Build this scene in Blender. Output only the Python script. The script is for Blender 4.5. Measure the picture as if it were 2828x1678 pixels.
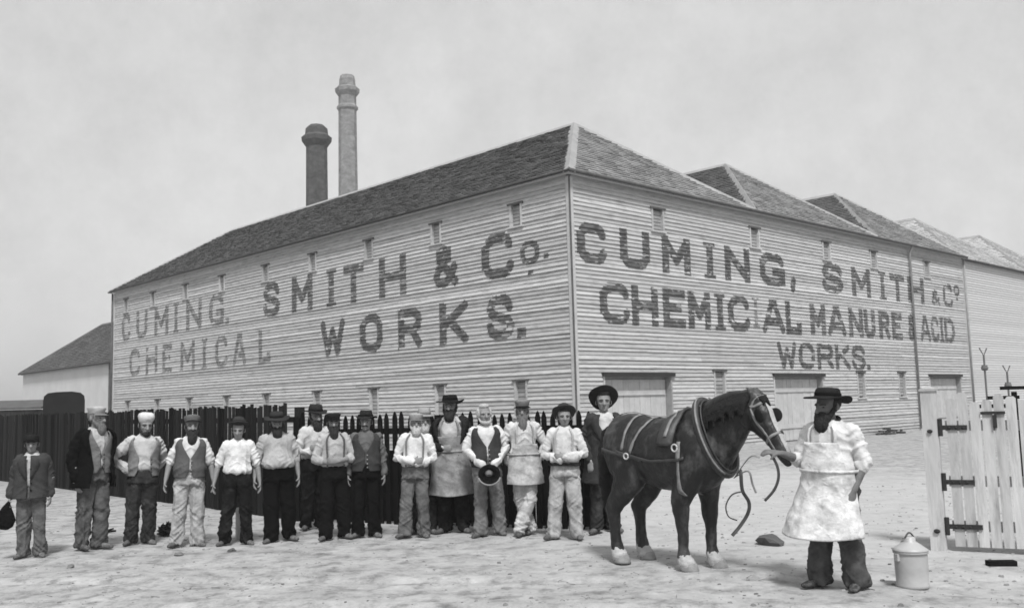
import bpy, bmesh, math, random
import numpy as np
from mathutils import Vector, Matrix, noise as mnoise

for o in list(bpy.data.objects):
    bpy.data.objects.remove(o)
S = bpy.context.scene
COL = S.collection
R = math.radians
rng = random.Random(7)

# ---------------------------------------------------------------- camera
CAM_H = 1.72
FPX, PITCH, ROLL = 2634.67, 0.104459, -0.0267693
fw = Vector((0, math.cos(PITCH), math.sin(PITCH)))
up0 = Vector((0, -math.sin(PITCH), math.cos(PITCH)))
rt = Vector((1, 0, 0)) * math.cos(ROLL) + up0 * math.sin(ROLL)
up = Vector((-1, 0, 0)) * math.sin(ROLL) + up0 * math.cos(ROLL)
cd = bpy.data.cameras.new('camera')
cam = bpy.data.objects.new('camera', cd)
COL.objects.link(cam)
m3 = Matrix((rt, up, -fw)).transposed()
cam.matrix_world = Matrix.Translation((0, 0, CAM_H)) @ m3.to_4x4()
cd.sensor_width = 36.0
cd.lens = FPX / 2828 * 36.0
cd.clip_start, cd.clip_end = 0.1, 6000
S.camera = cam

# ---------------------------------------------------------------- sky, sun, exposure
SUN = Vector((0.10, -0.56, 0.82)).normalized()          # towards the sun
SUN_EL = math.asin(SUN.z)
SUN_ROT = math.atan2(SUN.x, SUN.y)
w = bpy.data.worlds.new('World')
S.world = w
w.use_nodes = True
nt = w.node_tree
nt.nodes.clear()
wo = nt.nodes.new('ShaderNodeOutputWorld')
bg = nt.nodes.new('ShaderNodeBackground')
sky = nt.nodes.new('ShaderNodeTexSky')
sky.sky_type = 'NISHITA'
sky.sun_disc = False
sky.sun_elevation = SUN_EL
sky.sun_rotation = SUN_ROT
sky.dust_density = 4.0
sky.air_density = 1.6
sky.ozone_density = 1.0
bw = nt.nodes.new('ShaderNodeRGBToBW')                   # a black-and-white plate: the sky has brightness, no hue
gm = nt.nodes.new('ShaderNodeMath'); gm.operation = 'POWER'
gm.inputs[1].default_value = 0.35                        # veil of even high cloud: flattens the gradient
mu = nt.nodes.new('ShaderNodeMath'); mu.operation = 'MULTIPLY'
mu.inputs[1].default_value = 3.1
tcw = nt.nodes.new('ShaderNodeTexCoord')
nz = nt.nodes.new('ShaderNodeTexNoise')
nz.inputs['Scale'].default_value = 5.0
nz.inputs['Detail'].default_value = 9.0
nz.inputs['Roughness'].default_value = 0.78
mr = nt.nodes.new('ShaderNodeMapRange')
mr.inputs[1].default_value = 0.3; mr.inputs[2].default_value = 0.7
mr.inputs[3].default_value = 0.84; mr.inputs[4].default_value = 1.12
mu2 = nt.nodes.new('ShaderNodeMath'); mu2.operation = 'MULTIPLY'
L = nt.links.new
L(sky.outputs[0], bw.inputs[0]); L(bw.outputs[0], gm.inputs[0]); L(gm.outputs[0], mu.inputs[0])
L(tcw.outputs['Generated'], nz.inputs['Vector']); L(nz.outputs[0], mr.inputs[0])
L(mu.outputs[0], mu2.inputs[0]); L(mr.outputs[0], mu2.inputs[1])
L(mu2.outputs[0], bg.inputs[0]); L(bg.outputs[0], wo.inputs[0])
bg.inputs[1].default_value = 0.091

sd = bpy.data.lights.new('sun', 'SUN')
sd.energy = 2.4
sd.angle = R(10)
sd.color = (1, 1, 1)
so = bpy.data.objects.new('sun', sd)
COL.objects.link(so)
so.location = (20, -30, 50)
so.rotation_euler = (-SUN).to_track_quat('-Z', 'Y').to_euler()

S.render.engine = 'CYCLES'
S.view_settings.view_transform = 'Standard'
S.view_settings.look = 'None'
S.view_settings.gamma = 1
S.view_settings.exposure = 0.78
S.cycles.volume_bounces = 0
S.cycles.filter_width = 1.7                                # the soft drawing of an old lens

# ---------------------------------------------------------------- materials
MATS = {}
TONE = 0.80            # overall reflectance of the place against the exposure


def mat(name, g, rough=0.9, var=0.2, scale=6.0, bump=0.0, bscale=60.0, stretch=(1, 1, 1), rnd=0.0, spec=0.25, obj=True, dirt_sheen=None, detail=6.0, nrough=0.65):
    """grey procedural material: base tone g, mottling by noise, optional bump and per-object variation"""
    if name in MATS:
        return MATS[name]
    g *= TONE
    if dirt_sheen: dirt_sheen = (dirt_sheen[0] * TONE,) + tuple(dirt_sheen[1:])
    m = bpy.data.materials.new(name)
    m.use_nodes = True
    t = m.node_tree
    b = t.nodes['Principled BSDF']
    b.inputs['Roughness'].default_value = rough
    b.inputs['Specular IOR Level'].default_value = spec
    tc = t.nodes.new('ShaderNodeTexCoord')
    mp = t.nodes.new('ShaderNodeMapping')
    mp.inputs['Scale'].default_value = stretch
    t.links.new(tc.outputs['Object' if obj else 'Generated'], mp.inputs[0])
    n = t.nodes.new('ShaderNodeTexNoise')
    n.inputs['Scale'].default_value = scale
    n.inputs['Detail'].default_value = detail
    n.inputs['Roughness'].default_value = nrough
    t.links.new(mp.outputs[0], n.inputs['Vector'])
    r = t.nodes.new('ShaderNodeMapRange')
    r.inputs[1].default_value = 0.3
    r.inputs[2].default_value = 0.7
    r.inputs[3].default_value = g * (1 - var)
    r.inputs[4].default_value = g * (1 + var)
    t.links.new(n.outputs[0], r.inputs[0])
    out = r.outputs[0]
    if dirt_sheen:                                   # (tone, scale, low, high): stains or painted sheen with a shape of their own
        n2 = t.nodes.new('ShaderNodeTexNoise')
        n2.inputs['Scale'].default_value = dirt_sheen[1]
        n2.inputs['Detail'].default_value = 8
        n2.inputs['Roughness'].default_value = 0.7
        t.links.new(mp.outputs[0], n2.inputs['Vector'])
        r2 = t.nodes.new('ShaderNodeMapRange')
        r2.inputs[1].default_value = dirt_sheen[2]
        r2.inputs[2].default_value = dirt_sheen[3]
        t.links.new(n2.outputs[0], r2.inputs[0])
        mx = t.nodes.new('ShaderNodeMix')
        t.links.new(r2.outputs[0], mx.inputs[0])
        t.links.new(out, mx.inputs[2])
        mx.inputs[3].default_value = dirt_sheen[0]
        out = mx.outputs[0]
    if rnd:
        oi = t.nodes.new('ShaderNodeObjectInfo')
        r3 = t.nodes.new('ShaderNodeMapRange')
        r3.inputs[3].default_value = 1 - rnd
        r3.inputs[4].default_value = 1 + rnd
        t.links.new(oi.outputs['Random'], r3.inputs[0])
        mm = t.nodes.new('ShaderNodeMath')
        mm.operation = 'MULTIPLY'
        t.links.new(out, mm.inputs[0])
        t.links.new(r3.outputs[0], mm.inputs[1])
        out = mm.outputs[0]
    t.links.new(out, b.inputs['Base Color'])
    if bump:
        nb = t.nodes.new('ShaderNodeTexNoise')
        nb.inputs['Scale'].default_value = bscale
        nb.inputs['Detail'].default_value = 5
        t.links.new(mp.outputs[0], nb.inputs['Vector'])
        bn = t.nodes.new('ShaderNodeBump')
        bn.inputs['Strength'].default_value = bump
        bn.inputs['Distance'].default_value = 0.02
        t.links.new(nb.outputs[0], bn.inputs['Height'])
        t.links.new(bn.outputs[0], b.inputs['Normal'])
    MATS[name] = m
    return m


def cloth(g, soiled=False):
    nm = 'cloth_%03d%s' % (round(g * 1000), '_soiled' if soiled else '')
    if nm in MATS:
        return MATS[nm]
    m = mat(nm, g * (.55 if g < .03 else .75 if g < .08 else 1.04), 0.95, 0.40 if soiled else 0.22, 8.0, spec=0.03, dirt_sheen=(g * (0.55 if g > .3 else .45 if g > .08 else 2.2), 6.0, 0.50, 0.76 if soiled else .85) if soiled or g > .3 else None)
    t = m.node_tree
    tc = t.nodes.new('ShaderNodeTexCoord')
    prev = None
    for sc, st, dist, strx in ((18.0, .35, .02, (1, 1, 1.2)), (110.0, .2, .01, (1, 1, 1))):      # hanging folds, cross creases, weave
        mp = t.nodes.new('ShaderNodeMapping')
        mp.inputs['Scale'].default_value = strx
        mp.inputs['Location'].default_value = (g * 31, g * 17, 0)
        n = t.nodes.new('ShaderNodeTexNoise')
        n.noise_type = 'RIDGED_MULTIFRACTAL' if sc < 50 else 'FBM'
        n.inputs['Scale'].default_value = sc
        n.inputs['Detail'].default_value = 2
        n.inputs['Distortion'].default_value = .6
        b = t.nodes.new('ShaderNodeBump')
        b.inputs['Strength'].default_value = st
        b.inputs['Distance'].default_value = dist
        t.links.new(tc.outputs['Object'], mp.inputs[0])
        t.links.new(mp.outputs[0], n.inputs['Vector'])
        t.links.new(n.outputs[0], b.inputs['Height'])
        if prev: t.links.new(prev.outputs[0], b.inputs['Normal'])
        prev = b
    t.links.new(prev.outputs[0], t.nodes['Principled BSDF'].inputs['Normal'])
    return m


M_SKIN = mat('skin', 0.25, 0.7, 0.15, 22, 0.2, 90)
M_SKIN_TAN = mat('skin_tanned', 0.16, 0.7, 0.18, 22, 0.2, 90)
M_EYE = mat('eye_dark', 0.02, 0.3, 0.1, 20)
M_DHAIR = mat('hair_dark', 0.026, 0.8, 0.7, 45, 1.0, 90, stretch=(1, 1, 0.25))
M_GHAIR = mat('hair_grey', 0.16, 0.85, 0.4, 60, 0.8, 120, stretch=(1, 1, 0.25))
M_WHAIR = mat('hair_white', 0.50, 0.85, 0.25, 60, 0.8, 120, stretch=(1, 1, 0.25))
M_BOOT = mat('boot_leather_dusty', 0.09, 0.8, 0.4, 18, 0.3, 60, dirt_sheen=(0.26, 9, 0.45, 0.75))
M_BOOT_D = mat('boot_leather_dark', 0.03, 0.6, 0.4, 18, 0.4, 60, dirt_sheen=(0.25, 10, 0.50, 0.68))

# ---------------------------------------------------------------- object helpers


def tag(o, label=None, cat=None, group=None, kind=None):
    if label: o['label'] = label
    if cat: o['category'] = cat
    if group: o['group'] = group
    if kind: o['kind'] = kind
    return o


def empty(name, loc=(0, 0, 0), rz=0.0, sc=1.0, label=None, cat=None, group=None, kind=None):
    e = bpy.data.objects.new(name, None)
    COL.objects.link(e)
    e.location = loc
    e.rotation_euler = (0, 0, rz)
    e.scale = (sc, sc, sc)
    e.empty_display_size = 0.2
    return tag(e, label, cat, group, kind)


def link(name, me, m=None, parent=None):
    o = bpy.data.objects.new(name, me)
    COL.objects.link(o)
    if m and not me.materials:
        me.materials.append(m)
    if parent:
        o.parent = parent
    return o


def mesh(name, parts, m, parent=None, smooth=False, remesh=None, disp=None, sm=0, solid=None, subd=0, bake=None):
    """parts: list of (verts, faces); joined into one mesh object"""
    V, F = [], []
    for v, f in parts:
        k = len(V)
        V += [tuple(p) for p in v]
        F += [tuple(i + k for i in q) for q in f]
    me = bpy.data.meshes.new(name)
    me.from_pydata(V, [], F)
    me.update()
    if smooth:
        me.polygons.foreach_set('use_smooth', [True] * len(me.polygons))
    o = link(name, me, m, parent)
    if solid:
        md = o.modifiers.new('thickness', 'SOLIDIFY')
        md.thickness = solid
        md.offset = 0
    if remesh:
        md = o.modifiers.new('skin_over', 'REMESH')
        md.mode = 'VOXEL'
        md.voxel_size = remesh
        md.use_smooth_shade = True
    if subd:
        md = o.modifiers.new('subdivide', 'SUBSURF')
        md.levels = md.render_levels = subd
    if sm:
        md = o.modifiers.new('smooth', 'SMOOTH')
        md.factor = 0.5
        md.iterations = sm
    if bake:
        BAKE.append((o, bake[0], bake[1]))
    for d in (disp or []):
        md = o.modifiers.new('folds', 'DISPLACE')
        md.texture = clouds(d[0])
        md.texture_coords = 'GLOBAL'
        md.strength = d[1]
        md.mid_level = 0.5
    return o


TEX = {}


def clouds(scale):
    if scale not in TEX:
        t = bpy.data.textures.new('folds_%g' % scale, 'CLOUDS')
        t.noise_scale = scale
        t.noise_depth = 2
        TEX[scale] = t
    return TEX[scale]


def box(x0, x1, y0, y1, z0, z1):
    v = [(x0, y0, z0), (x1, y0, z0), (x1, y1, z0), (x0, y1, z0), (x0, y0, z1), (x1, y0, z1), (x1, y1, z1), (x0, y1, z1)]
    f = [(0, 3, 2, 1), (4, 5, 6, 7), (0, 1, 5, 4), (1, 2, 6, 5), (2, 3, 7, 6), (3, 0, 4, 7)]
    return v, f


def tube(pts, radii, n=12, ref=None, cap=True):
    """loft of (elliptic) rings along a polyline; radii floats or (a, b), a lying along ref"""
    P = [Vector(p) for p in pts]
    rings = []
    tprev = None
    a = None
    for i, p in enumerate(P):
        if i == 0: t = P[1] - P[0]
        elif i == len(P) - 1: t = P[-1] - P[-2]
        else: t = (P[i + 1] - p).normalized() + (p - P[i - 1]).normalized()
        if t.length < 1e-9: t = Vector((0, 0, 1))
        t.normalize()
        if ref is not None:
            a = Vector(ref) - t * t.dot(Vector(ref))
            if a.length < 1e-4: a = t.orthogonal()
        elif a is None:
            a = t.orthogonal()
        else:
            a = a - t * t.dot(a)
        a.normalize()
        b = t.cross(a)
        r = radii[i] if isinstance(radii, (list, tuple)) else radii
        ra, rb = r if isinstance(r, (list, tuple)) else (r, r)
        rings.append([p + a * (ra * math.cos(2 * math.pi * k / n)) + b * (rb * math.sin(2 * math.pi * k / n)) for k in range(n)])
    V = [q for rg in rings for q in rg]
    F = []
    for i in range(len(rings) - 1):
        for k in range(n):
            k2 = (k + 1) % n
            F.append((i * n + k, i * n + k2, (i + 1) * n + k2, (i + 1) * n + k))
    if cap:
        F.append(tuple(range(n - 1, -1, -1)))
        F.append(tuple((len(rings) - 1) * n + k for k in range(n)))
    return V, F


def limb(pts, radii, n=14, ref=None):
    """tube with domed ends"""
    P = [Vector(p) for p in pts]
    Rr = list(radii)

    def sc(r, f): return (r[0] * f, r[1] * f) if isinstance(r, (list, tuple)) else r * f

    def mx(r): return max(r) if isinstance(r, (list, tuple)) else r
    d0 = (P[0] - P[1]).normalized()
    d1 = (P[-1] - P[-2]).normalized()
    P2 = [P[0] + d0 * mx(Rr[0]) * 0.9, P[0] + d0 * mx(Rr[0]) * 0.6] + P + [P[-1] + d1 * mx(Rr[-1]) * 0.6, P[-1] + d1 * mx(Rr[-1]) * 0.9]
    R2 = [sc(Rr[0], 0.35), sc(Rr[0], 0.78)] + Rr + [sc(Rr[-1], 0.78), sc(Rr[-1], 0.35)]
    return tube(P2, R2, n, ref)


def ellip(c, r, nu=14, nv=9, rot=None):
    V, F = [], []
    c = Vector(c)
    for j in range(1, nv):
        ph = math.pi * j / nv
        for i in range(nu):
            th = 2 * math.pi * i / nu
            v = Vector((r[0] * math.sin(ph) * math.cos(th), r[1] * math.sin(ph) * math.sin(th), r[2] * math.cos(ph)))
            if rot: v = rot @ v
            V.append(c + v)
    top = Vector((0, 0, r[2])); bot = Vector((0, 0, -r[2]))
    if rot: top = rot @ top; bot = rot @ bot
    V += [c + top, c + bot]
    for j in range(nv - 2):
        for i in range(nu):
            i2 = (i + 1) % nu
            F.append((j * nu + i, (j + 1) * nu + i, (j + 1) * nu + i2, j * nu + i2))
    a, b = len(V) - 2, len(V) - 1
    for i in range(nu):
        i2 = (i + 1) % nu
        F.append((a, i, i2))
        F.append((b, (nv - 2) * nu + i2, (nv - 2) * nu + i))
    return V, F


def lathe(prof, n=24, c=(0, 0, 0), sx=1.0, sy=1.0, warp=None):
    V, F = [], []
    for (r, z) in prof:
        for k in range(n):
            th = 2 * math.pi * k / n
            x, y = r * math.cos(th) * sx, r * math.sin(th) * sy
            zz = z + (warp(r, th) if warp else 0)
            V.append((c[0] + x, c[1] + y, c[2] + zz))
    for j in range(len(prof) - 1):
        for k in range(n):
            k2 = (k + 1) % n
            F.append((j * n + k, j * n + k2, (j + 1) * n + k2, (j + 1) * n + k))
    F.append(tuple(range(n - 1, -1, -1)))
    F.append(tuple((len(prof) - 1) * n + k for k in range(n)))
    return V, F


def xf(part, M):
    return [M @ Vector(v) for v in part[0]], part[1]


# ---------------------------------------------------------------- ground
M_GROUND = mat('pale_dusty_earth', 0.41, 0.97, 0.42, 1.4, 1.0, 9.0, spec=0.02, dirt_sheen=(0.15, 3.6, 0.48, 0.70), detail=15, nrough=.85)
# paler tone in the middle of the yard: a patch with its own ragged outline
_t = M_GROUND.node_tree
_tc = _t.nodes.new('ShaderNodeTexCoord')
_mp = _t.nodes.new('ShaderNodeMapping'); _mp.vector_type = 'TEXTURE'
_mp.inputs['Location'].default_value = (4.5, 16.5, 0); _mp.inputs['Scale'].default_value = (6.0, 8.5, 1)
_ln = _t.nodes.new('ShaderNodeVectorMath'); _ln.operation = 'LENGTH'
_n = _t.nodes.new('ShaderNodeTexNoise'); _n.inputs['Scale'].default_value = 1.1; _n.inputs['Detail'].default_value = 9
_ad = _t.nodes.new('ShaderNodeMath'); _ad.operation = 'ADD'
_mr = _t.nodes.new('ShaderNodeMapRange'); _mr.inputs[1].default_value = 1.05; _mr.inputs[2].default_value = 1.6; _mr.inputs[3].default_value = .6; _mr.inputs[4].default_value = 0
_mx = _t.nodes.new('ShaderNodeMix'); _mx.data_type = 'RGBA'
_pr = _t.nodes['Principled BSDF']
_old = _pr.inputs['Base Color'].links[0].from_socket
_t.links.new(_tc.outputs['Object'], _mp.inputs[0]); _t.links.new(_mp.outputs[0], _ln.inputs[0]); _t.links.new(_tc.outputs['Object'], _n.inputs['Vector'])
_t.links.new(_ln.outputs['Value'], _ad.inputs[0]); _t.links.new(_n.outputs[0], _ad.inputs[1]); _t.links.new(_ad.outputs[0], _mr.inputs[0])
_t.links.new(_mr.outputs[0], _mx.inputs[0]); _t.links.new(_old, _mx.inputs[6]); _mx.inputs[7].default_value = (.42, .42, .42, 1)
_t.links.new(_mx.outputs[2], _pr.inputs['Base Color'])


def gz(x, y):
    r = math.hypot(x, y)
    a = 1.0 if r < 60 else max(0.0, 1 - (r - 60) / 60)
    z = 0.05 * mnoise.noise((x * 0.22, y * 0.22, 3.1)) + 0.022 * mnoise.noise((x * 0.9, y * 0.9, 1.7)) + 0.011 * mnoise.noise((x * 3.1, y * 3.1, 8.2))
    if 3 < y < 12.2 and -12 < x < 12:
        for c0, sl in ((9.6, -.12), (8.25, -.12), (6.7, .06)):          # cart ruts
            d = y - (c0 + sl * x + .25 * mnoise.noise((x * .3, c0, 0)))
            z += -.028 * math.exp(-(d / .09) ** 2) + .012 * math.exp(-((abs(d) - .2) / .08) ** 2)
        h = mnoise.cell((x * 2.1, y * 2.1, 1.0))                        # hoof and boot marks
        if h > .55: z -= .014 * max(0, mnoise.noise((x * 6.3, y * 6.3, 5.0)))
    return z * a


def geo(a, b, n):
    return [a * (b / a) ** (i / n) for i in range(1, n + 1)]


xs = [-14 + 0.12 * i for i in range(235)]
xs = [-14 - v for v in reversed(geo(0.4, 2500, 34))] + xs + [xs[-1] + v for v in geo(0.4, 2500, 34)]
ys = [4 + 0.07 * i for i in range(129)]
ys = [4 - v for v in reversed(geo(0.4, 300, 22))] + ys + [ys[-1] + v for v in geo(0.4, 3500, 40)]
V = [(x, y, gz(x, y)) for y in ys for x in xs]
nx = len(xs)
F = [(j * nx + i, j * nx + i + 1, (j + 1) * nx + i + 1, (j + 1) * nx + i) for j in range(len(ys) - 1) for i in range(nx - 1)]
g = mesh('ground', [(V, F)], M_GROUND, smooth=True)
tag(g, 'pale dusty trampled yard in front of the works', None, None, 'structure')

# ---------------------------------------------------------------- main building
BX, BY, BYAW = 1.84713, 28.72538, math.atan2(0.69214412, 0.72175933)
EAVE, NB, BW_, BL, RIDGE = 8.73, 3, 10.07, 35.6, 12.2
HIPD = 4.25
PITCHB = 0.1315
M_BOARD = mat('whitewashed_weatherboard', 0.535, 0.95, 0.13, 3.0, 0.35, 30, stretch=(1, 1, 8), rnd=0.17, spec=0.05, dirt_sheen=(0.24, 1.4, 0.50, 0.76))
M_BOARD_PALE = mat('haze_paled_weatherboard', 0.62, 0.95, 0.10, 3.0, 0.2, 30, stretch=(1, 1, 8), rnd=0.08, spec=0.05)  # boards of the far right range, lightened to paint haze over them
M_TRIM = mat('whitewashed_trim', 0.55, 0.9, 0.12, 4.0, 0.2, 30, rnd=0.05, spec=0.1)
M_IRON_SHADE = mat('dark_iron_and_shade', 0.028, 0.6, 0.3, 8)  # ironwork, and the painted shadow strips over the doors
M_GUTTER = mat('weathered_gutter', 0.10, 0.8, 0.3, 3)
M_PANEL = mat('grey_shutter', 0.36, 0.9, 0.2, 4, 0.2, 30, rnd=0.15)
M_LETTER = mat('faded_black_sign_paint', 0.085, 0.95, 0.35, 2.2, spec=0.1, dirt_sheen=(0.24, 3.0, 0.45, 0.66), stretch=(1, 1, 3))
M_LETTER_F = mat('much_faded_sign_paint', 0.115, 0.95, 0.3, 2.2, spec=0.1, dirt_sheen=(0.30, 2.5, 0.46, 0.68), stretch=(1, 1, 3))
M_LETTER_G = mat('nearly_gone_sign_paint', 0.17, 0.95, 0.3, 2.2, spec=0.1, dirt_sheen=(0.36, 2.5, 0.42, 0.66), stretch=(1, 1, 3))
M_SH_DARK = mat('old_roof_shingles', 0.085, 0.95, 0.4, 1.3, 0.3, 30, dirt_sheen=(0.15, 0.9, 0.50, 0.72), detail=10)
M_SH_LIGHT = mat('weathered_roof_shingles', 0.25, 0.95, 0.4, 1.3, 0.3, 30, dirt_sheen=(0.40, 1.2, 0.48, 0.72), detail=10)
M_SH_PALE = mat('haze_paled_roof_shingles', 0.52, 0.95, 0.3, 1.3, 0.3, 30, dirt_sheen=(0.42, 1.2, 0.48, 0.72), detail=10)  # haze put into the colour of the far right roofs
M_CAP = mat('roof_capping', 0.34, 0.8, 0.15, 2.0)


def bw_pt(wall, t, z, out):
    return (t, -out, z) if wall == 'R' else (-out, t, z)


def row_jit(wall, k):
    r = random.Random(hash((wall == 'R', k)) & 0xffff)
    return r.uniform(-0.012, 0.014), r.uniform(-0.006, 0.006)


def face_out(wall, k, fr):
    a, b = row_jit(wall, k)
    return 0.042 + a + (0.006 - 0.042 - a) * fr


def quad_sheet(wall, k, t0, t1, z0, z1):
    """a weatherboard: sloping face, dropped lip, closed back"""
    _, dz = row_jit(wall, k)
    pr = [(0.0, z0 + dz), (face_out(wall, k, 0), z0 + dz), (face_out(wall, k, 1), z1 + 0.012), (0.0, z1 + 0.012)]
    n = max(1, int((t1 - t0) / 1.1))
    V = []
    for i in range(n + 1):
        t = t0 + (t1 - t0) * i / n
        wv = 0.014 * mnoise.noise((t * .9, k * 3.7, 1.0)) + 0.008 * mnoise.noise((t * 2.7, k * 5.1, 6.0)) if 0 < i < n else 0
        wo_ = 0.010 * mnoise.noise((t * .8, k * 2.9, 9.0))
        for j, (o, z) in enumerate(pr):
            V.append(bw_pt(wall, t, z + (wv if j == 1 else 0), o + (wo_ if j == 1 else 0)))
    F = []
    for i in range(n):
        for j in range(4):
            j2 = (j + 1) % 4
            F.append((i * 4 + j, i * 4 + j2, i * 4 + 4 + j2, i * 4 + 4 + j))
    F += [(3, 2, 1, 0), tuple(n * 4 + j for j in range(4))]
    return V, F


WIN = {'L': [], 'R': []}           # (t0, t1, z0, z1, kind)
for t in (2.35, 6.43, 10.52, 14.52, 18.4, 22.5, 26.4, 30.3, 33.9):
    WIN['L'].append((t - 0.26, t + 0.26, 7.45, 8.14, 'upper'))
for t in (2.33, 6.34, 10.28, 14.22, 18.3, 21.97, 25.85, 29.57, 33.43):
    WIN['L'].append((t - 0.27, t + 0.27, 1.35, 2.44, 'lower'))
for t in (4.32, 10.27, 15.77, 20.05, 25.67):
    WIN['R'].append((t - 0.31, t + 0.31, 7.40, 8.12, 'upper'))
for t in (7.5, 18.1, 22.08):
    WIN['R'].append((t - 0.33, t + 0.33, 1.62, 2.68, 'lower'))
for a, b in ((1.26, 4.66), (11.09, 14.75), (25.08, 28.77)):
    WIN['R'].append((a, b, 0.0, 2.50, 'door'))

works = empty('factory_building', (BX, BY, 0), BYAW, label='big whitewashed weatherboard works with painted lettering and hipped roof ridges', cat='building')
NROW = int(round(EAVE / PITCHB))
LEN = {'L': BL, 'R': NB * BW_}
WALLS = {}
for wall, nm in (('L', 'side_wall'), ('R', 'front_wall')):
    # inner shell of the wall: dark lining behind the boards, cut at nothing (openings are boxed in front of it)
    ln = LEN[wall]
    if wall == 'R':
        shell = box(0.03, ln - 0.03, 0.42, 0.5, 0, EAVE)
    else:
        shell = box(0.42, 0.5, 0.55, ln - 0.03, 0, EAVE)
    wp = mesh(nm, [shell], mat('dark_wall_lining', 0.05), works)
    WALLS[wall] = wp
    for k in range(NROW):
        z0 = k * PITCHB
        z1 = min(EAVE - 0.02, z0 + PITCHB)
        zc = (z0 + z1) / 2
        segs = [(0.10, ln - 0.10)]
        for (a, b, c, d, kd) in WIN[wall]:
            if c - 0.03 < zc < d + 0.03:
                ns = []
                for s0, s1 in segs:
                    if b < s0 or a > s1: ns.append((s0, s1)); continue
                    if a > s0: ns.append((s0, a))
                    if b < s1: ns.append((b, s1))
                segs = ns
        if len(segs) == 1:                     # plain courses are laid in lengths, butt-jointed
            jr = random.Random(k * 7 + (wall == 'R'))
            c1, c2 = jr.uniform(.20, .45) * ln, jr.uniform(.55, .80) * ln
            segs = [(segs[0][0], c1 - .004), (c1 + .004, c2 - .004), (c2 + .004, segs[0][1])]
        for a, b in segs:
            if b - a > 0.05: mesh('weatherboard', [quad_sheet(wall, k, a, b, z0, z1)], M_BOARD, wp)


def wbox(wall, t0, t1, o0, o1, z0, z1):
    """box on a wall; o measured outwards"""
    return box(t0, t1, -o1, -o0, z0, z1) if wall == 'R' else box(-o1, -o0, t0, t1, z0, z1)


for wall in 'LR':
    for (a, b, c, d, kd) in WIN[wall]:
        if kd != 'door':
            wn = mesh('window', [wbox(wall, a + 0.04, b - 0.04, -0.10, -0.07, c + 0.04, d - 0.03)], M_PANEL, works)
            mesh('frame', [wbox(wall, a - 0.03, a + 0.05, -0.16, 0.052, c - 0.02, d), wbox(wall, b - 0.05, b + 0.03, -0.16, 0.052, c - 0.02, d)], M_BOARD, wn)
            mesh('lintel', [wbox(wall, a - 0.10, b + 0.10, -0.16, 0.085, d, d + 0.06)], M_GUTTER, wn)
            mesh('sill', [wbox(wall, a - 0.09, b + 0.09, -0.16, 0.09, c - 0.075, c - 0.02)], M_TRIM, wn)
            nsl = 5 if kd == 'upper' else 7
            for i in range(nsl):
                zz = c + 0.06 + (d - c - 0.12) * i / nsl
                mesh('slat', [wbox(wall, a + 0.052, b - 0.052, -0.068, -0.045, zz, zz + (d - c - 0.12) / nsl * 0.72)], M_PANEL, wn)
        else:
            dn = mesh('door', [wbox(wall, a + 0.02, b - 0.02, -0.26, -0.22, 0.0, d)], M_PANEL, works)
            npk = 12
            for i in range(npk):
                u0 = a + 0.05 + (b - a - 0.1) * i / npk
                mesh('plank', [wbox(wall, u0 + 0.006, u0 + (b - a - 0.1) / npk - 0.006, -0.218, -0.17 + rng.uniform(-.006, .006), 0.04, d - 0.1)], M_TRIM, dn)
            for zz in (0.5, 1.9):
                mesh('ledge', [wbox(wall, a + 0.12, b - 0.12, -0.162, -0.13, zz, zz + 0.16)], M_TRIM, dn)
            mesh('jamb', [wbox(wall, a - 0.04, a + 0.03, -0.27, 0.055, 0, d)], M_TRIM, dn)
            mesh('jamb', [wbox(wall, b - 0.03, b + 0.04, -0.27, 0.055, 0, d)], M_PANEL, dn)
            mesh('header_shadow', [wbox(wall, a - 0.10, b + 0.14, -0.27, 0.13, d, d + 0.11)], M_IRON_SHADE, dn)  # dark strip standing in for the shadow above the door

# corner boards, eaves, gutters and downpipes
mesh('corner_board', [box(-0.062, 0.098, -0.062, 0.0, 0, EAVE - 0.1), box(-0.062, 0.0, 0.0, 0.098, 0, EAVE - 0.1)], M_TRIM, works)
mesh('corner_bead', [tube([(-0.07, -0.07, 0), (-0.07, -0.07, EAVE - 0.12)], 0.028, 8)], M_GUTTER, works)
mesh('corner_board', [box(NB * BW_ - 0.098, NB * BW_ + 0.02, -0.058, 0.0, 0, EAVE - 0.1)], M_TRIM, works)
mesh('corner_board', [box(-0.058, 0.0, BL - 0.098, BL + 0.02, 0, EAVE - 0.1)], M_TRIM, works)
OV = 0.24
mesh('fascia', [box(-OV + 0.02, NB * BW_, -OV, -OV + 0.04, EAVE - 0.10, EAVE + 0.04)], M_TRIM, works)
mesh('fascia', [box(-OV, -OV + 0.04, -OV + 0.05, BL + OV, EAVE - 0.08, EAVE + 0.04)], M_TRIM, works)
mesh('soffit', [box(-OV + 0.05, NB * BW_, -OV + 0.045, 0.2, EAVE - 0.045, EAVE - 0.02)], M_TRIM, works)
mesh('soffit', [box(-OV + 0.045, 0.2, 0.21, BL + OV, EAVE - 0.046, EAVE - 0.021)], M_TRIM, works)
mesh('gutter', [tube([(-OV - 0.05, -OV - 0.06, EAVE + 0.0), (NB * BW_, -OV - 0.06, EAVE - 0.03)], 0.06, 8)], M_GUTTER, works, smooth=True)
mesh('gutter', [tube([(-OV - 0.055, -OV - 0.05, EAVE + 0.0), (-OV - 0.055, BL + OV, EAVE - 0.03)], 0.045, 8)], M_IRON_SHADE, works, smooth=True)
mesh('downpipe', [tube([(23.62, -OV - 0.06, EAVE - 0.02), (23.62, -0.14, EAVE - 0.35), (23.62, -0.12, 0.1)], 0.055, 8)], mat('painted_pipe', .30), works, smooth=True)
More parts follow.
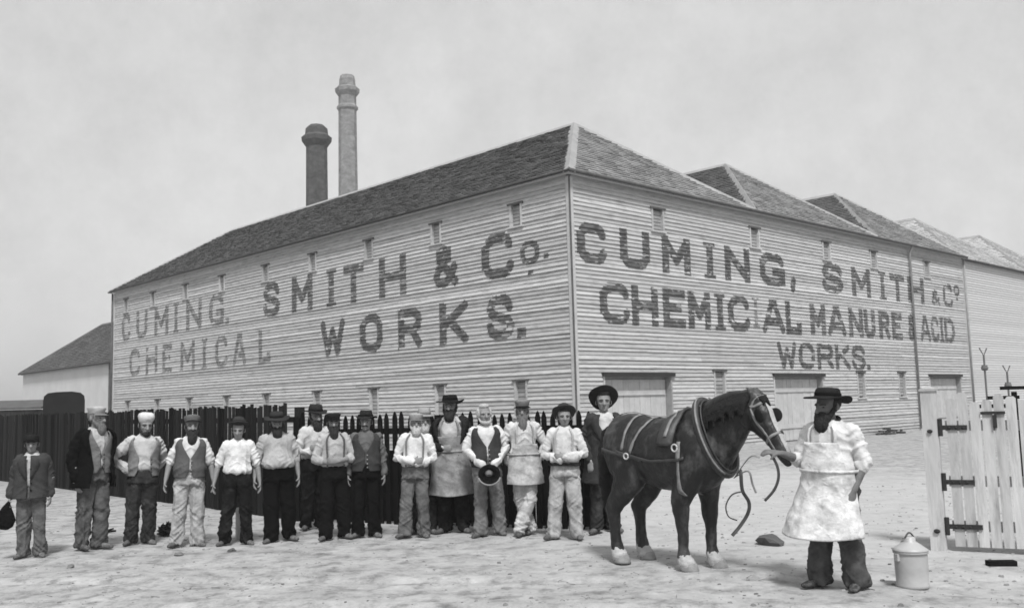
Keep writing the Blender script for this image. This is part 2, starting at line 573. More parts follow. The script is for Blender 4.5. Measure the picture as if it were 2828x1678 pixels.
mesh('downpipe', [tube([(NB * BW_ - 0.02, -0.10, EAVE - 0.1), (NB * BW_ - 0.02, -0.10, 0.1)], 0.06, 8)], mat('painted_pipe', .30), works, smooth=True)
mesh('downpipe', [tube([(-0.12, BL + 0.05, EAVE - 0.1), (-0.12, BL + 0.05, 0.1)], 0.06, 8)], M_GUTTER, works, smooth=True)
mesh('rear_wall', [box(0.03, NB * BW_ - 0.03, BL - 0.3, BL, 0, EAVE)], M_BOARD, works)
mesh('end_wall', [box(NB * BW_ - 0.2, NB * BW_ - 0.01, 0.51, BL - 0.31, 0, EAVE)], M_BOARD, works)

PTS_IN = None


def in_poly(p, poly):
    c = False
    n = len(poly)
    for i in range(n):
        x1, y1 = poly[i]; x2, y2 = poly[(i + 1) % n]
        if (y1 > p[1]) != (y2 > p[1]) and p[0] < (x2 - x1) * (p[1] - y1) / (y2 - y1) + x1:
            c = not c
    return c


def shingle_slope(name, poly3, m, parent, expo=0.21, wid=0.26, seed=1, kind=True):
    """roof slope: a base sheet and overlapping shingles laid in courses; poly3[0]->poly3[1] is the eave"""
    P = [Vector(p) for p in poly3]
    u = (P[1] - P[0]).normalized()
    nrm = None
    for q in P[2:]:
        nn = u.cross(q - P[0])
        if nn.length > 1e-3: nrm = nn.normalized(); break
    if nrm.z < 0: nrm = -nrm
    v = nrm.cross(u).normalized()
    if v.z < 0: v = -v
    q2 = [((p - P[0]).dot(u), (p - P[0]).dot(v)) for p in P]
    umin, umax = min(a for a, b in q2), max(a for a, b in q2)
    vmax = max(b for a, b in q2)
    rr = random.Random(seed)
    # base sheet
    sheet = mesh(name, [([p - nrm * 0.03 for p in P], [tuple(range(len(P)))])], m, parent)
    V, F = [], []
    k = 0
    vv = -0.04
    while vv < vmax:
        uu = umin - rr.random() * wid
        while uu < umax:
            ww = wid * rr.uniform(0.7, 1.3)
            cu, cv = uu + ww / 2, vv + expo * 0.5
            tv = vv + expo * 1.15
            ok = all(in_poly((a_, max(b_, 0.02)), q2) for a_, b_ in ((uu + .03, cv), (uu + ww - .03, cv), (uu + .03, tv - .06), (uu + ww - .03, tv - .06)))
            if ok:
                lift = rr.uniform(0.026, 0.05)
                dv = rr.uniform(-0.02, 0.02)
                b0 = P[0] + u * (uu + 0.008) + v * (vv + dv)
                b1 = P[0] + u * (uu + ww - 0.008) + v * (vv + dv + rr.uniform(-.008, .008))
                t0 = P[0] + u * (uu + 0.008) + v * (vv + expo * 1.15)
                t1 = P[0] + u * (uu + ww - 0.008) + v * (vv + expo * 1.15)
                i = len(V)
                V += [b0 + nrm * lift, b1 + nrm * (lift + rr.uniform(-.008, .008)), t1 + nrm * 0.002, t0 + nrm * 0.002, b0 - nrm * 0.01, b1 - nrm * 0.01]
                F += [(i, i + 1, i + 2, i + 3), (i + 4, i + 5, i + 1, i), (i + 4, i, i + 3), (i + 1, i + 5, i + 2)]
            uu += ww
        vv += expo
        k += 1
    o = mesh('shingles', [(V, F)], m, sheet)
    o['kind'] = 'stuff'
    return sheet


def capping(parent, a, b, wdt=0.24, lift=0.085, name='ridge_cap', m=None):
    a = Vector(a); b = Vector(b)
    t = (b - a).normalized()
    s = Vector((0, 0, 1)).cross(t).normalized()
    n = t.cross(s).normalized()
    if n.z < 0: n = -n
    pr = [s * -wdt - n * 0.075, n * lift, s * wdt - n * 0.075, s * wdt - n * 0.14, n * (lift - 0.05), s * -wdt - n * 0.14]
    V = [a + q for q in pr] + [b + q for q in pr]
    F = [(i, (i + 1) % 6, 6 + (i + 1) % 6, 6 + i) for i in range(6)]
    F += [(5, 4, 3, 2, 1, 0), (6, 7, 8, 9, 10, 11)]
    mesh(name, [(V, F)], m or M_CAP, parent)


def hip_roof(parent, x0, x1, y0, y1, ez, rz, hd, mdark, mlight, seed, front_only=False, ovl=(0, 0, 0, 0)):
    """hipped roof, ridge along y; ovl = overhang at x0, x1, y0, y1"""
    xa, xb, ya, yb = x0 - ovl[0], x1 + ovl[1], y0 - ovl[2], y1 + ovl[3]
    xm = (x0 + x1) / 2
    A, B, Cc, D = (xa, ya, ez), (xb, ya, ez), (xb, yb, ez), (xa, yb, ez)
    P, Q = (xm, y0 + hd, rz), (xm, y1 - hd, rz)
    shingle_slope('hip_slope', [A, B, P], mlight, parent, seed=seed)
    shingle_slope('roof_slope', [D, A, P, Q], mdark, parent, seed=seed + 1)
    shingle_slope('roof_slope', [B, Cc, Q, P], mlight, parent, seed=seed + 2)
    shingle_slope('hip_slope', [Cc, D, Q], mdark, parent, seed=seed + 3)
    capping(parent, P, Q, .17, .07)
    for q_, (e, f) in enumerate(((A, P), (B, P), (Cc, Q), (D, Q))):
        capping(parent, e, f, 0.19 if q_ == 0 and x0 == 0 and mdark is M_SH_DARK else 0.13, 0.07, 'hip_cap')


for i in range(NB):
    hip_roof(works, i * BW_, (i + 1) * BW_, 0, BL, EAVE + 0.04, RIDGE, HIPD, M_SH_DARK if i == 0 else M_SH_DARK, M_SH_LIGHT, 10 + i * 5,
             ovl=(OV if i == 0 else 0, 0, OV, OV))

# ---------------------------------------------------------------- painted lettering
LET = {
    'C': [[(0.97, .80), (.88, .95), (.68, 1), (.32, 1), (.1, .9), (0, .7), (0, .3), (.1, .1), (.32, 0), (.68, 0), (.9, .05), (1, .20)]],
    'U': [[(0, 1), (0, .28), (.1, .08), (.32, 0), (.68, 0), (.9, .08), (1, .28), (1, 1)]],
    'M': [[(0, 0), (0, 1), (.5, .32), (1, 1), (1, 0)]],
    'I': [[(.5, 0), (.5, 1)]],
    'N': [[(0, 0), (0, 1), (1, 0), (1, 1)]],
    'G': [[(0.97, .80), (.88, .95), (.68, 1), (.32, 1), (.1, .9), (0, .7), (0, .3), (.1, .1), (.32, 0), (.68, 0), (1, .06), (1, .42), (.62, .42)]],
    'S': [[(.96, .78), (.85, .95), (.62, 1), (.35, 1), (.1, .92), (.02, .75), (.12, .6), (.5, .5), (.88, .4), (1, .25), (.9, .07), (.65, 0), (.35, 0), (.1, .06), (0, .24)]],
    'T': [[(0, 1), (1, 1)], [(.5, 1), (.5, 0)]],
    'H': [[(0, 0), (0, 1)], [(1, 0), (1, 1)], [(0, .5), (1, .5)]],
    '&': [[(1, 0), (.2, .72), (.2, .9), (.42, 1), (.62, .92), (.62, .75), (.1, .38), (.02, .2), (.15, .03), (.45, 0), (.75, .15), (.95, .45)]],
    'E': [[(1, 1), (0, 1), (0, 0), (1, 0)], [(0, .52), (.75, .52)]],
    'A': [[(0, 0), (.42, 1), (.58, 1), (1, 0)], [(.2, .3), (.8, .3)]],
    'L': [[(0, 1), (0, 0), (1, 0), (1, .16)]],
    'W': [[(0, 1), (.25, 0), (.5, .75), (.75, 0), (1, 1)]],
    'O': [[(.35, 0), (.1, .1), (0, .32), (0, .68), (.1, .9), (.35, 1), (.65, 1), (.9, .9), (1, .68), (1, .32), (.9, .1), (.65, 0), (.35, 0)]],
    'R': [[(0, 0), (0, 1), (.7, 1), (.95, .9), (1, .75), (.95, .58), (.7, .5), (0, .5)], [(.55, .5), (1, 0)]],
    'K': [[(0, 0), (0, 1)], [(1, 1), (0, .4)], [(.3, .58), (1, 0)]],
    'D': [[(0, 0), (0, 1), (.6, 1), (.9, .85), (1, .6), (1, .4), (.9, .15), (.6, 0), (0, 0)]],
    '.': [[(.4, 0), (.6, 0)]],
    ',': [[(.6, .12), (.3, -.12)]],
}


def letter(wall, ch, ta, tb, z0, z1, th, m, wear=0.2):
    """paint on the weatherboards: thin strips that lie on each board's face; ta is the reading start"""
    s = 1 if tb > ta else -1
    wdt = abs(tb - ta)
    segs = []
    small = ch in '.,'
    hh = z1 - z0
    for pl in LET[ch]:
        q = []
        for (a, b) in pl:
            if small: q.append((a * wdt, th * 0.5 + b * hh))
            elif ch == 'I': q.append((wdt / 2, th * .5 + b * (hh - th)))
            else: q.append((th * 0.5 + a * max(0.01, wdt - th), th * 0.5 + b * (hh - th)))
        segs += list(zip(q[:-1], q[1:]))
    thu = th * (1.12 if not small else 1.0)
    du = 0.025
    nu = int(wdt / du) + 8
    V, F = [], []
    sub = 4
    dz = PITCHB / sub
    k0 = int((z0 - 0.2) / dz)
    k1 = int((z1 + 0.1) / dz) + 1
    us = (np.arange(nu) - 4 + 0.5) * du
    for kk in range(k0, k1):
        zc = (kk + 0.5) * dz
        fill = np.zeros(nu, bool)
        for (p, q) in segs:
            ax, ay = p; bx, by = q
            dx, dy = bx - ax, by - ay
            l2 = dx * dx + dy * dy + 1e-9
            tt = np.clip(((us - ax) * dx + (zc - z0 - ay) * dy) / l2, 0, 1)
            ex = us - (ax + tt * dx); ey = (zc - z0) - (ay + tt * dy)
            if abs(dx) < 1e-6 or abs(dy) < 1e-6:
                hit = (np.abs(ex) <= thu / 2) & (np.abs(ey) <= th / 2)
            else:
                hit = np.hypot(ex, ey) <= th / 2
            fill |= hit
        if ch == 'I':                                   # slab ends
            zz = zc - z0
            if zz < th * .45 or zz > hh - th * .45:
                fill |= (np.abs(us - wdt / 2) < thu * .95) & (0 <= zz <= hh)
        row = kk // sub
        fr = (kk % sub) / sub
        if wear:
            for i in range(nu):
                if fill[i]:
                    t = ta + s * us[i]
                    nn = mnoise.noise((t * 1.6, zc * 9.0, 5.0 if wall == 'R' else 11.0)) + 0.6 * mnoise.noise((t * 5, zc * 31.0, 2.0))
                    if nn > 0.62 - wear * 1.2 + (0.12 if kk % sub else -0.05): fill[i] = False
        i = 0
        while i < nu:
            if fill[i]:
                j = i
                while j + 1 < nu and fill[j + 1]: j += 1
                t0 = ta + s * (us[i] - du / 2); t1 = ta + s * (us[j] + du / 2)
                b = len(V)
                o0 = face_out(wall, row, fr) + 0.011; o1 = face_out(wall, row, fr + 1 / sub) + 0.009
                za, zb = kk * dz + 0.002, (kk + 1) * dz - 0.002
                V += [bw_pt(wall, t0, za, o0), bw_pt(wall, t1, za, o0), bw_pt(wall, t1, zb, o1), bw_pt(wall, t0, zb, o1)]
                F.append((b, b + 1, b + 2, b + 3) if wall == 'R' else (b, b + 1, b + 2, b + 3))
                i = j + 1
            else:
                i += 1
    if V:
        mesh('painted_letter', [(V, F)], m, WALLS[wall])


R1 = [('C', .25, 1.62), ('U', 2.3, 3.78), ('M', 4.5, 6.05), ('I', 6.93, 7.55), ('N', 8.2, 9.8), ('G', 10.55, 12.3), (',', 12.75, 13.1), ('S', 15.25, 17.05), ('M', 17.85, 19.55),
      ('I', 20.5, 21.0), ('T', 21.55, 23.0), ('H', 23.4, 25.15)]
for c, a, b in R1: letter('R', c, a, b, 5.98, 7.28, 0.33 if a < 14 else 0.33, M_LETTER if a < 14 else M_LETTER_F, 0.16)
letter('R', '&', 26.0, 27.0, 6.02, 6.80, 0.17, M_LETTER_F, 0.24)
letter('R', 'C', 27.45, 28.6, 6.0, 7.2, 0.22, M_LETTER_F, 0.24)
letter('R', 'O', 28.8, 29.5, 6.65, 7.2, 0.15, M_LETTER_F, 0.2)
letter('R', '.', 28.95, 29.35, 6.42, 6.55, 0.11, M_LETTER_F, 0.0)
R2 = [('C', 1.22, 2.65), ('H', 2.78, 4.1), ('E', 4.42, 5.62), ('M', 5.83, 7.12), ('I', 7.45, 8.0), ('C', 8.25, 9.65), ('A', 10.5, 12.1), ('L', 12.22, 13.35)]
for c, a, b in R2: letter('R', c, a, b, 4.15, 5.46, 0.31, M_LETTER, 0.16)
letter('R', 'I', 9.85, 10.30, 4.35, 5.45, 0.20, M_LETTER_G, 0.30)          # ghost of an older stroke
R2b = [('M', 14.1, 15.3), ('A', 15.5, 17.05), ('N', 17.35, 18.6), ('U', 18.75, 19.75), ('R', 20.15, 21.2), ('E', 21.45, 22.45), ('&', 23.1, 23.95), ('A', 24.45, 25.6), ('C', 25.72, 26.6),
       ('I', 26.78, 27.12), ('D', 27.3, 28.5)]
for c, a, b in R2b: letter('R', c, a, b, 4.2, 5.45, 0.31 if a < 22.6 else 0.25, M_LETTER_F, 0.17)
R3 = [('W', 11.45, 12.85), ('O', 13.05, 14.25), ('R', 14.5, 15.8), ('K', 16.0, 17.25), ('S', 17.4, 18.65), ('.', 18.75, 19.05)]
for c, a, b in R3: letter('R', c, a, b, 2.78, 3.86, 0.24, M_LETTER, 0.18)
L1 = [('C', 34.41, 33.25), ('U', 32.41, 31.02), ('M', 30.05, 28.4), ('I', 27.75, 27.17), ('N', 26.26, 24.62), ('G', 23.78, 22.3), ('.', 22.12, 21.83), ('S', 18.6, 17.15), ('M', 16.14, 14.57),
      ('I', 13.53, 12.74), ('T', 12.23, 10.91), ('H', 9.84, 8.22), ('&', 6.63, 5.25), ('C', 4.02, 2.5)]
for c, a, b in L1: letter('L', c, a, b, 5.82, 7.32, 0.30 if a > 20 else 0.33, M_LETTER_G if a > 20 else M_LETTER_F if a > 8 else M_LETTER, 0.30 if a > 20 else 0.20)
letter('L', 'O', 2.18, 1.33, 6.12, 6.86, 0.19, M_LETTER, 0.15)
letter('L', '.', 1.98, 1.5, 5.80, 5.95, 0.13, M_LETTER, 0.1)
letter('L', '.', 1.14, .95, 6.22, 6.5, 0.16, M_LETTER, 0.0)
L2 = [('C', 33.27, 31.91), ('H', 31.1, 29.68), ('E', 29.01, 27.92), ('M', 26.87, 25.33), ('I', 24.55, 23.98), ('C', 23.12, 21.92), ('A', 21.39, 20.15), ('L', 18.98, 18.0), ('W', 13.93, 12.2),
      ('O', 11.14, 9.7), ('R', 8.69, 7.32), ('K', 6.3, 4.8), ('S', 3.87, 2.55), ('.', 2.4, 2.05)]
for c, a, b in L2: letter('L', c, a, b, 3.82, 5.28, 0.27 if a > 15 else 0.33, M_LETTER_G if a > 15 else M_LETTER, 0.32 if a > 15 else 0.20)

# ---------------------------------------------------------------- adjoining range at the far right, and the low shed at the far left
CA, SA = math.cos(BYAW), math.sin(BYAW)


def B2W(x, y, z=0): return (BX + x * CA - y * SA, BY + x * SA + y * CA, z)


adj = empty('warehouse', B2W(NB * BW_ + 0.1, 0.25), BYAW, label='pale plain warehouse range adjoining the far right end of the works', cat='building')
mesh('wall', [box(0, 26, 0.06, 0.4, 0, EAVE)], M_BOARD_PALE, adj)
for k in range(NROW):
    z0 = k * PITCHB
    V_, F_ = [], []
    for i in range(6):
        for (o, z) in ((-0.06, z0), (0.04, z0), (0.006, z0 + PITCHB + .01), (-0.06, z0 + PITCHB + .01)):
            V_.append((26 * i / 5, -o, min(z, EAVE)))
    for i in range(5):
        for j in range(4): F_.append((i * 4 + j, i * 4 + (j + 1) % 4, i * 4 + 4 + (j + 1) % 4, i * 4 + 4 + j))
    mesh('weatherboard', [(V_, F_)], M_BOARD_PALE, adj)
for i in range(2):
    hip_roof(adj, i * BW_, (i + 1) * BW_, 0, BL, EAVE + 0.02, RIDGE - .1, HIPD, M_SH_PALE, M_SH_PALE, 60 + 5 * i, ovl=(0, 0, .2, 0))
mesh('gutter', [tube([(0, -.24, EAVE - .02), (2 * BW_, -.24, EAVE - .06)], .05, 8)], M_GUTTER, adj)

shed = empty('low_shed', B2W(0.35, BL + 0.15), BYAW, label='low white shed with dark hipped roof beyond the far left end of the works', cat='shed')
SL = 17.1
mesh('wall', [box(0.0, 0.25, 0, SL, 0, 4.72)], mat('limewashed_wall', 0.62, .95, .08, .8), shed)
mesh('end_wall', [box(0.26, 7.9, SL - .25, SL, 0, 4.72)], mat('limewashed_wall', 0.62), shed)
A_, B_, C_, D_ = (8.2, -.1, 4.76), (8.2, SL + .2, 4.76), (-.2, SL + .2, 4.76), (-.2, -.1, 4.76)
P_, Q_ = (4.0, -.1, 8.05), (4.0, SL - 3.8, 8.05)
shingle_slope('roof_slope', [C_, D_, P_, Q_], M_SH_DARK, shed, seed=91)
shingle_slope('hip_slope', [B_, C_, Q_], M_SH_DARK, shed, seed=92)
shingle_slope('roof_slope', [A_, B_, Q_, P_], M_SH_DARK, shed, seed=93)
capping(shed, P_, Q_, m=M_GUTTER); capping(shed, C_, Q_, name='hip_cap', m=M_SH_DARK)
mesh('gutter', [tube([(-.25, 0, 4.74), (-.25, SL + .2, 4.72)], .06, 8)], M_IRON_SHADE, shed)
mesh('downpipe', [tube([(-.08, 1.1, 4.7), (-.08, 1.1, .1)], .09, 8)], M_GUTTER, shed)

# ---------------------------------------------------------------- chimneys


def chimney(name, label, x, y, h, r0, r1, prof, m):
    c = empty(name, (x, y, 0), R(11), label=label, cat='chimney')
    mesh('shaft', [lathe([(r0, 0), (r1, h)], 8)], m, c)
    for nm, a in prof:
        mesh(nm, [lathe(a, 8)], m, c)
    # courses of projecting brick picked out on the shaft
    return c


M_BR1 = mat('sooty_brick', 0.080, .95, .5, 1.6, .8, 8, stretch=(1, 1, 1.5), dirt_sheen=(.03, .9, .5, .66))
M_BR2 = mat('pale_brick', 0.25, .95, .35, 1.4, .8, 8, stretch=(1, 1, 1.5), dirt_sheen=(.13, .8, .48, .68))
d1 = 88.0
h1 = CAM_H + d1 * 0.30310
chimney('brick_chimney', 'shorter dark octagonal brick chimney with heavy corbelled cap', -0.2050 * d1, d1, h1 - 1.0, 1.12, 0.98,
        [('cap_ring', [(1.0, h1 - 2.1), (1.38, h1 - 1.55), (1.42, h1 - 1.15), (1.12, h1 - 0.9)]), ('crown', [(1.08, h1 - 0.95), (1.02, h1 - .3), (.72, h1)])], M_BR1)
d2 = 130.0
h2 = CAM_H + d2 * 0.35722
chimney('brick_chimney', 'taller pale octagonal brick chimney fading into the haze', -0.1716 * d2, d2, h2 - 1.4, 1.55, 1.22,
        [('cap_ring', [(1.25, h2 - 3.0), (1.68, h2 - 2.4), (1.72, h2 - 1.9), (1.2, h2 - 1.6)]), ('crown', [(1.15, h2 - 1.7), (1.1, h2 - .5), (.95, h2)]),
         ('string_course', [(1.25, h2 - 5.1), (1.48, h2 - 4.8), (1.48, h2 - 4.5), (1.25, h2 - 4.2)])], M_BR2)

# ---------------------------------------------------------------- fences
M_TAR = mat('tarred_fence_timber', 0.007, .9, .4, 5, .4, 30, stretch=(1, 1, .2), rnd=.35, spec=.04)
M_TAR2 = mat('tarred_fence_timber_worn', 0.017, .9, .6, 5, .4, 30, stretch=(1, 1, .2), rnd=.75, spec=.04)


def fence(label, a, b, pitch, wd, h0, h1, style, m, rails, skip=0.0, seed=3):
    a = Vector(a); b = Vector(b)
    ln = (b - a).length
    yaw = math.atan2(b.y - a.y, b.x - a.x)
    root = empty('fence', (a.x, a.y, 0), yaw, label=label, cat='fence')
    rr = random.Random(seed)
    for z in rails:
        mesh('rail', [box(0, ln, 0.012, 0.06, z, z + 0.09)], m, root)
    n = int(ln / 2.4)
    for i in range(n + 1):
        x = ln * i / n
        mesh('post', [box(x - .06, x + .06, 0.062, 0.18, -.1, (h0 + h1) / 2 - 0.05)], m, root)
    base = {}
    k = int(ln / pitch)
    for i in range(k):
        if rr.random() < skip: continue
        x = (i + .5) * pitch
        h = h0 + (h1 - h0) * x / ln + rr.uniform(-.035, .03) * (1 if style == 'picket' else .7)
        key = rr.randrange(6)
        if key not in base:
            r2 = random.Random(seed * 10 + key)
            w2 = wd * r2.uniform(.88, 1.08) / 2
            if style == 'picket':
                pr = [(-w2, 0), (w2, 0), (w2, .90), (w2 * .95, .945), (w2 * .45, .985), (0, 1.0), (-w2 * .45, .985), (-w2 * .95, .945), (-w2, .90)]
            else:
                c1, c2 = r2.uniform(-.012, .012), r2.uniform(-.012, .012)
                pr = [(-w2, 0), (w2, 0), (w2, 1 + c1), (-w2, 1 + c2)]
            n_ = len(pr)
            Vv = [(p, -.012, z) for p, z in pr] + [(p, .010, z) for p, z in pr]
            Ff = [tuple(range(n_)), tuple(range(2 * n_ - 1, n_ - 1, -1))] + [(j, n_ + j, n_ + (j + 1) % n_, (j + 1) % n_) for j in range(n_)]
            me = bpy.data.meshes.new('picket')
            me.from_pydata(Vv, [], Ff)
            me.materials.append(m)
            base[key] = me
        o = link('picket' if style == 'picket' else 'paling', base[key], None, root)
        o.location = (x + rr.uniform(-.008, .008), rr.uniform(-.003, .003), -.02)
        o.rotation_euler = (rr.uniform(-.006, .006), rr.uniform(-.02, .02), 0)
        o.scale = (1, 1, h)
    return root


fence('long tall dark paling fence running back to the left behind the men', (-14.6, 26.9), (-3.55, 15.35), 0.097, 0.082, 1.80, 1.83, 'paling', M_TAR2, (0.35, 1.0, 1.52), 0.025, 3)
fence('shorter dark picket fence with rounded tops behind the row of men', (-3.5, 15.2), (1.16, 13.14), 0.128, 0.078, 1.68, 1.60, 'picket', M_TAR, (0.35, 1.32), 0.0, 4)

# boards closing the foot of the picket fence
e = empty('gravel_board', (-3.5, 15.26, 0), math.atan2(13.05 - 15.2, 1.36 + 3.5), label='dark boards leaning behind the picket fence, closing its lower part', cat='boards')
for i in range(16):
    x = i * .31
    mesh('board', [box(x, x + .295, .20, .225, 0, 1.12 + rng.uniform(-.1, .06))], M_TAR, e)

# ---------------------------------------------------------------- covered cart and lean-to behind the left fence
M_BLK = mat('black_canvas', 0.011, .8, .3, 5)
cart = empty('covered_cart', (-13.35, 28.4, 0), R(25), label='black rounded hood of a covered cart showing above the left fence', cat='cart')
hp = [(-.55, 1.2), (-.55, 2.16), (-.53, 2.30), (-.43, 2.39), (-.2, 2.42), (.2, 2.43), (.43, 2.39), (.53, 2.30), (.55, 2.16), (.55, 1.2)]
Vh = [(x, -.7, z) for x, z in hp] + [(x, .7, z) for x, z in hp]
n_ = len(hp)
mesh('hood', [(Vh, [tuple(range(n_)), tuple(range(2 * n_ - 1, n_ - 1, -1))] + [(j, n_ + j, n_ + (j + 1) % n_, (j + 1) % n_) for j in range(n_)])], M_BLK, cart)
mesh('bed', [box(-.68, .68, -1.2, 1.2, .95, 1.199)], M_TAR, cart)
for sx in (-1, 1):
    wh = mesh('wheel', [tube([(sx * .75 - .04, 0, .62), (sx * .75 + .04, 0, .62)], .09, 12)], M_TAR, cart)
    ringp = [(sx * .75, .6 * math.cos(t * math.pi / 12), .62 + .6 * math.sin(t * math.pi / 12)) for t in range(25)]
    mesh('rim', [tube(ringp, .035, 6, cap=False)], M_TAR, wh)
    for q in range(10):
        an = q * math.pi / 5
        mesh('spoke', [tube([(sx * .75, 0, .62), (sx * .75, .59 * math.cos(an), .62 + .59 * math.sin(an))], .02, 6)], M_TAR, wh)
for sx in (-.35, .35):
    mesh('shaft', [tube([(sx, -1.1, 1.0), (sx, -2.6, .9)], .035, 8)], M_TAR, cart)

lean = empty('lean_to', (-16.9, 29.4, 0), R(6), label='low grey lean-to roof showing over the fence at the far left edge', cat='shed')
mesh('wall', [box(-2, 2.2, 0, 1.8, 0, 1.95)], mat('grey_timber', .12, .9, .3, 3), lean)
mesh('roof', [([(-2.15, -.2, 1.96), (2.35, -.2, 1.96), (2.35, 2, 2.22), (-2.15, 2, 2.22), (-2.15, -.2, 2.02), (2.35, -.2, 2.02), (2.35, 2, 2.28), (-2.15, 2, 2.28)],
               [(0, 3, 2, 1), (4, 5, 6, 7), (0, 1, 5, 4), (1, 2, 6, 5), (2, 3, 7, 6), (3, 0, 4, 7)])], M_GUTTER, lean)
for i in range(10):
    mesh('plank', [box(-1.98 + i * .42, -1.98 + i * .42 + .405, -.03, -.002, 0, 1.93)], mat('grey_timber', .12), lean)

# ---------------------------------------------------------------- gate at the right
M_PAINT = mat('old_white_paint', 0.55, .9, .2, 5, .5, 30, stretch=(1, 1, .16), rnd=.12, spec=.05, dirt_sheen=(.26, 7, .50, .74))
ga, gb = Vector((4.73, 10.60)), Vector((6.97, 9.43))
gyaw = math.atan2(gb.y - ga.y, gb.x - ga.x)
gate = empty('gate', (ga.x, ga.y, 0), gyaw, label='white wooden paling gate hung on dark strap hinges at right edge', cat='gate')
GL = (gb - ga).length
for i in range(int(GL / .118)):
    x = .02 + i * .118
    h = 1.64 + .05 * math.sin(i * 1.9) + rng.uniform(-.02, .03)
    c = .02
    pr = [(x, .06), (x + .100, .06), (x + .100, h - .01), (x + .100 - c, h + .012), (x + c, h + .012), (x, h - .012)]
    n_ = len(pr)
    Vp = [(p, -.014, z) for p, z in pr] + [(p, .012, z) for p, z in pr]
    mesh('paling', [(Vp, [tuple(range(n_)), tuple(range(2 * n_ - 1, n_ - 1, -1))] + [(j, n_ + j, n_ + (j + 1) % n_, (j + 1) % n_) for j in range(n_)])], M_PAINT, gate)
for z in (.22, .70, 1.30):
    mesh('rail', [box(0, GL, .014, .07, z, z + .11)], M_PAINT, gate)
M_RUST = mat('rusty_iron', .03, .8, .4, 14)
for z, ln in ((1.335, .22), (.745, .25), (.27, .30)):
    h_ = mesh('strap_hinge', [box(-.03, ln, -.034, -.016, z - .022, z + .028)], M_RUST, gate)
    mesh('knuckle', [tube([(-.05, -.03, z - .09), (-.05, -.03, z + .10)], .026, 10)], M_RUST, h_)
    for q in range(3):
        mesh('bolt', [ellip((.04 + q * .07, -.034, z), (.016, .012, .016), 8, 5)], M_RUST, h_)
mesh('latch_bar', [box(.36, .60, -.036, -.018, 1.475, 1.505)], M_RUST, gate)
mesh('latch_drop', [box(.475, .515, -.044, -.020, 1.33, 1.47)], M_RUST, gate)

post = empty('gate_post', (4.62, 10.70, 0), gyaw, label='square white gate post with the hinges, left of the paling gate', cat='post')
mesh('shaft', [box(-.085, .075, -.075, .085, -.1, 1.74)], M_PAINT, post)
mesh('cap', [box(-.10, .09, -.09, .10, 1.741, 1.765), ([(-.09, -.08, 1.766), (.08, -.08, 1.766), (.08, .09, 1.766), (-.09, .09, 1.766), (0, 0, 1.80)], [(0, 1, 4), (1, 2, 4), (2, 3, 4), (3, 0, 4), (3, 2, 1, 0)])], M_PAINT, post)
mesh('bolt', [ellip((-.01, -.092, 1.30), (.03, .015, .022), 8, 5)], M_RUST, post)
mesh('bolt', [ellip((-.01, -.092, .22), (.035, .015, .025), 8, 5)], M_RUST, post)

blk = mesh('timber_block', [box(-.13, .14, -.05, .05, .0, .05), box(-.10, .12, .052, .10, .0, .035)], M_TAR)
blk.location = (4.78, 9.70, .0); blk.rotation_euler = (0, 0, R(-6))
tag(blk, 'short dark timber block lying on the ground before the white gate', 'timber block')

pk = empty('plank_stack', (9.4, 18.6, 0), R(-8), label='dark plank ends stepped one above another beyond the white gate', cat='planks')
mesh('post', [box(-.25, -.17, .03, .11, 0, 1.5)], M_TAR, pk)
mesh('post', [box(.25, .33, .03, .11, 0, 1.7)], M_TAR, pk)
for (x0, x1, z) in ((-.42, .22, 1.40), (-.22, .34, 1.56), (.02, .48, 1.74)):
    mesh('plank', [box(x0, x1, -.06, .02, z, z + .07)], M_TAR, pk)

for (x, y, h, arm, lab) in ((21.65, 44.0, 3.72, 2.05, 'thin forked wire pole standing beyond the gate, the taller one'), (22.66, 44.0, 2.9, 2.4, 'thin short wire pole beyond the gate nearest the right edge')):
    pl = empty('wire_pole', (x, y, 0), 0, label=lab, cat='pole', group='thin poles beyond the gate')
    mesh('shaft', [tube([(0, 0, 0), (0, 0, h - .35)], .045, 8)], mat('grey_pole', .14, .9, .2, 3), pl)
    mesh('fork', [tube([(-.18, 0, h), (0, 0, h - .37), (.16, 0, h - .02)], .03, 6)], mat('grey_pole', .14), pl)
    mesh('insulator', [lathe([(.1, h - 1.05), (.16, h - .95), (.12, h - .8)], 10)], mat('grey_pole', .14), pl)

# ---------------------------------------------------------------- covered can
M_CAN = mat('tinned_can', 0.45, .45, .10, 5, .15, 20, spec=.5)
can = empty('churn', (3.50, 8.72, gz(3.5, 8.72)), R(20), label='pale metal churn with sloping lid and wire handle beside the driver', cat='can')
mesh('body', [lathe([(.135, 0), (.142, .012), (.142, .03), (.136, .045), (.140, .15), (.142, .27), (.139, .295), (.150, .30), (.150, .318), (.138, .322)], 28)], M_CAN, can, smooth=True)
mesh('lid', [lathe([(.152, .318), (.155, .328), (.13, .345), (.075, .385), (.05, .40), (.05, .43), (.035, .44)], 28)], M_CAN, can, smooth=True)
mesh('handle', [tube([(-.05 + .1 * i / 10, 0, .43 + .045 * math.sin(math.pi * i / 10)) for i in range(11)], .008, 6)], M_GUTTER, can, smooth=True)
for s in (-1, 1):
    mesh('lug', [box(s * .15 - .015, s * .15 + .015, -.02, .02, .24, .30)], M_CAN, can)

# ---------------------------------------------------------------- small things on the ground
M_STONE = mat('stone', .20, .95, .3, 8, .4, 30, rnd=.4)


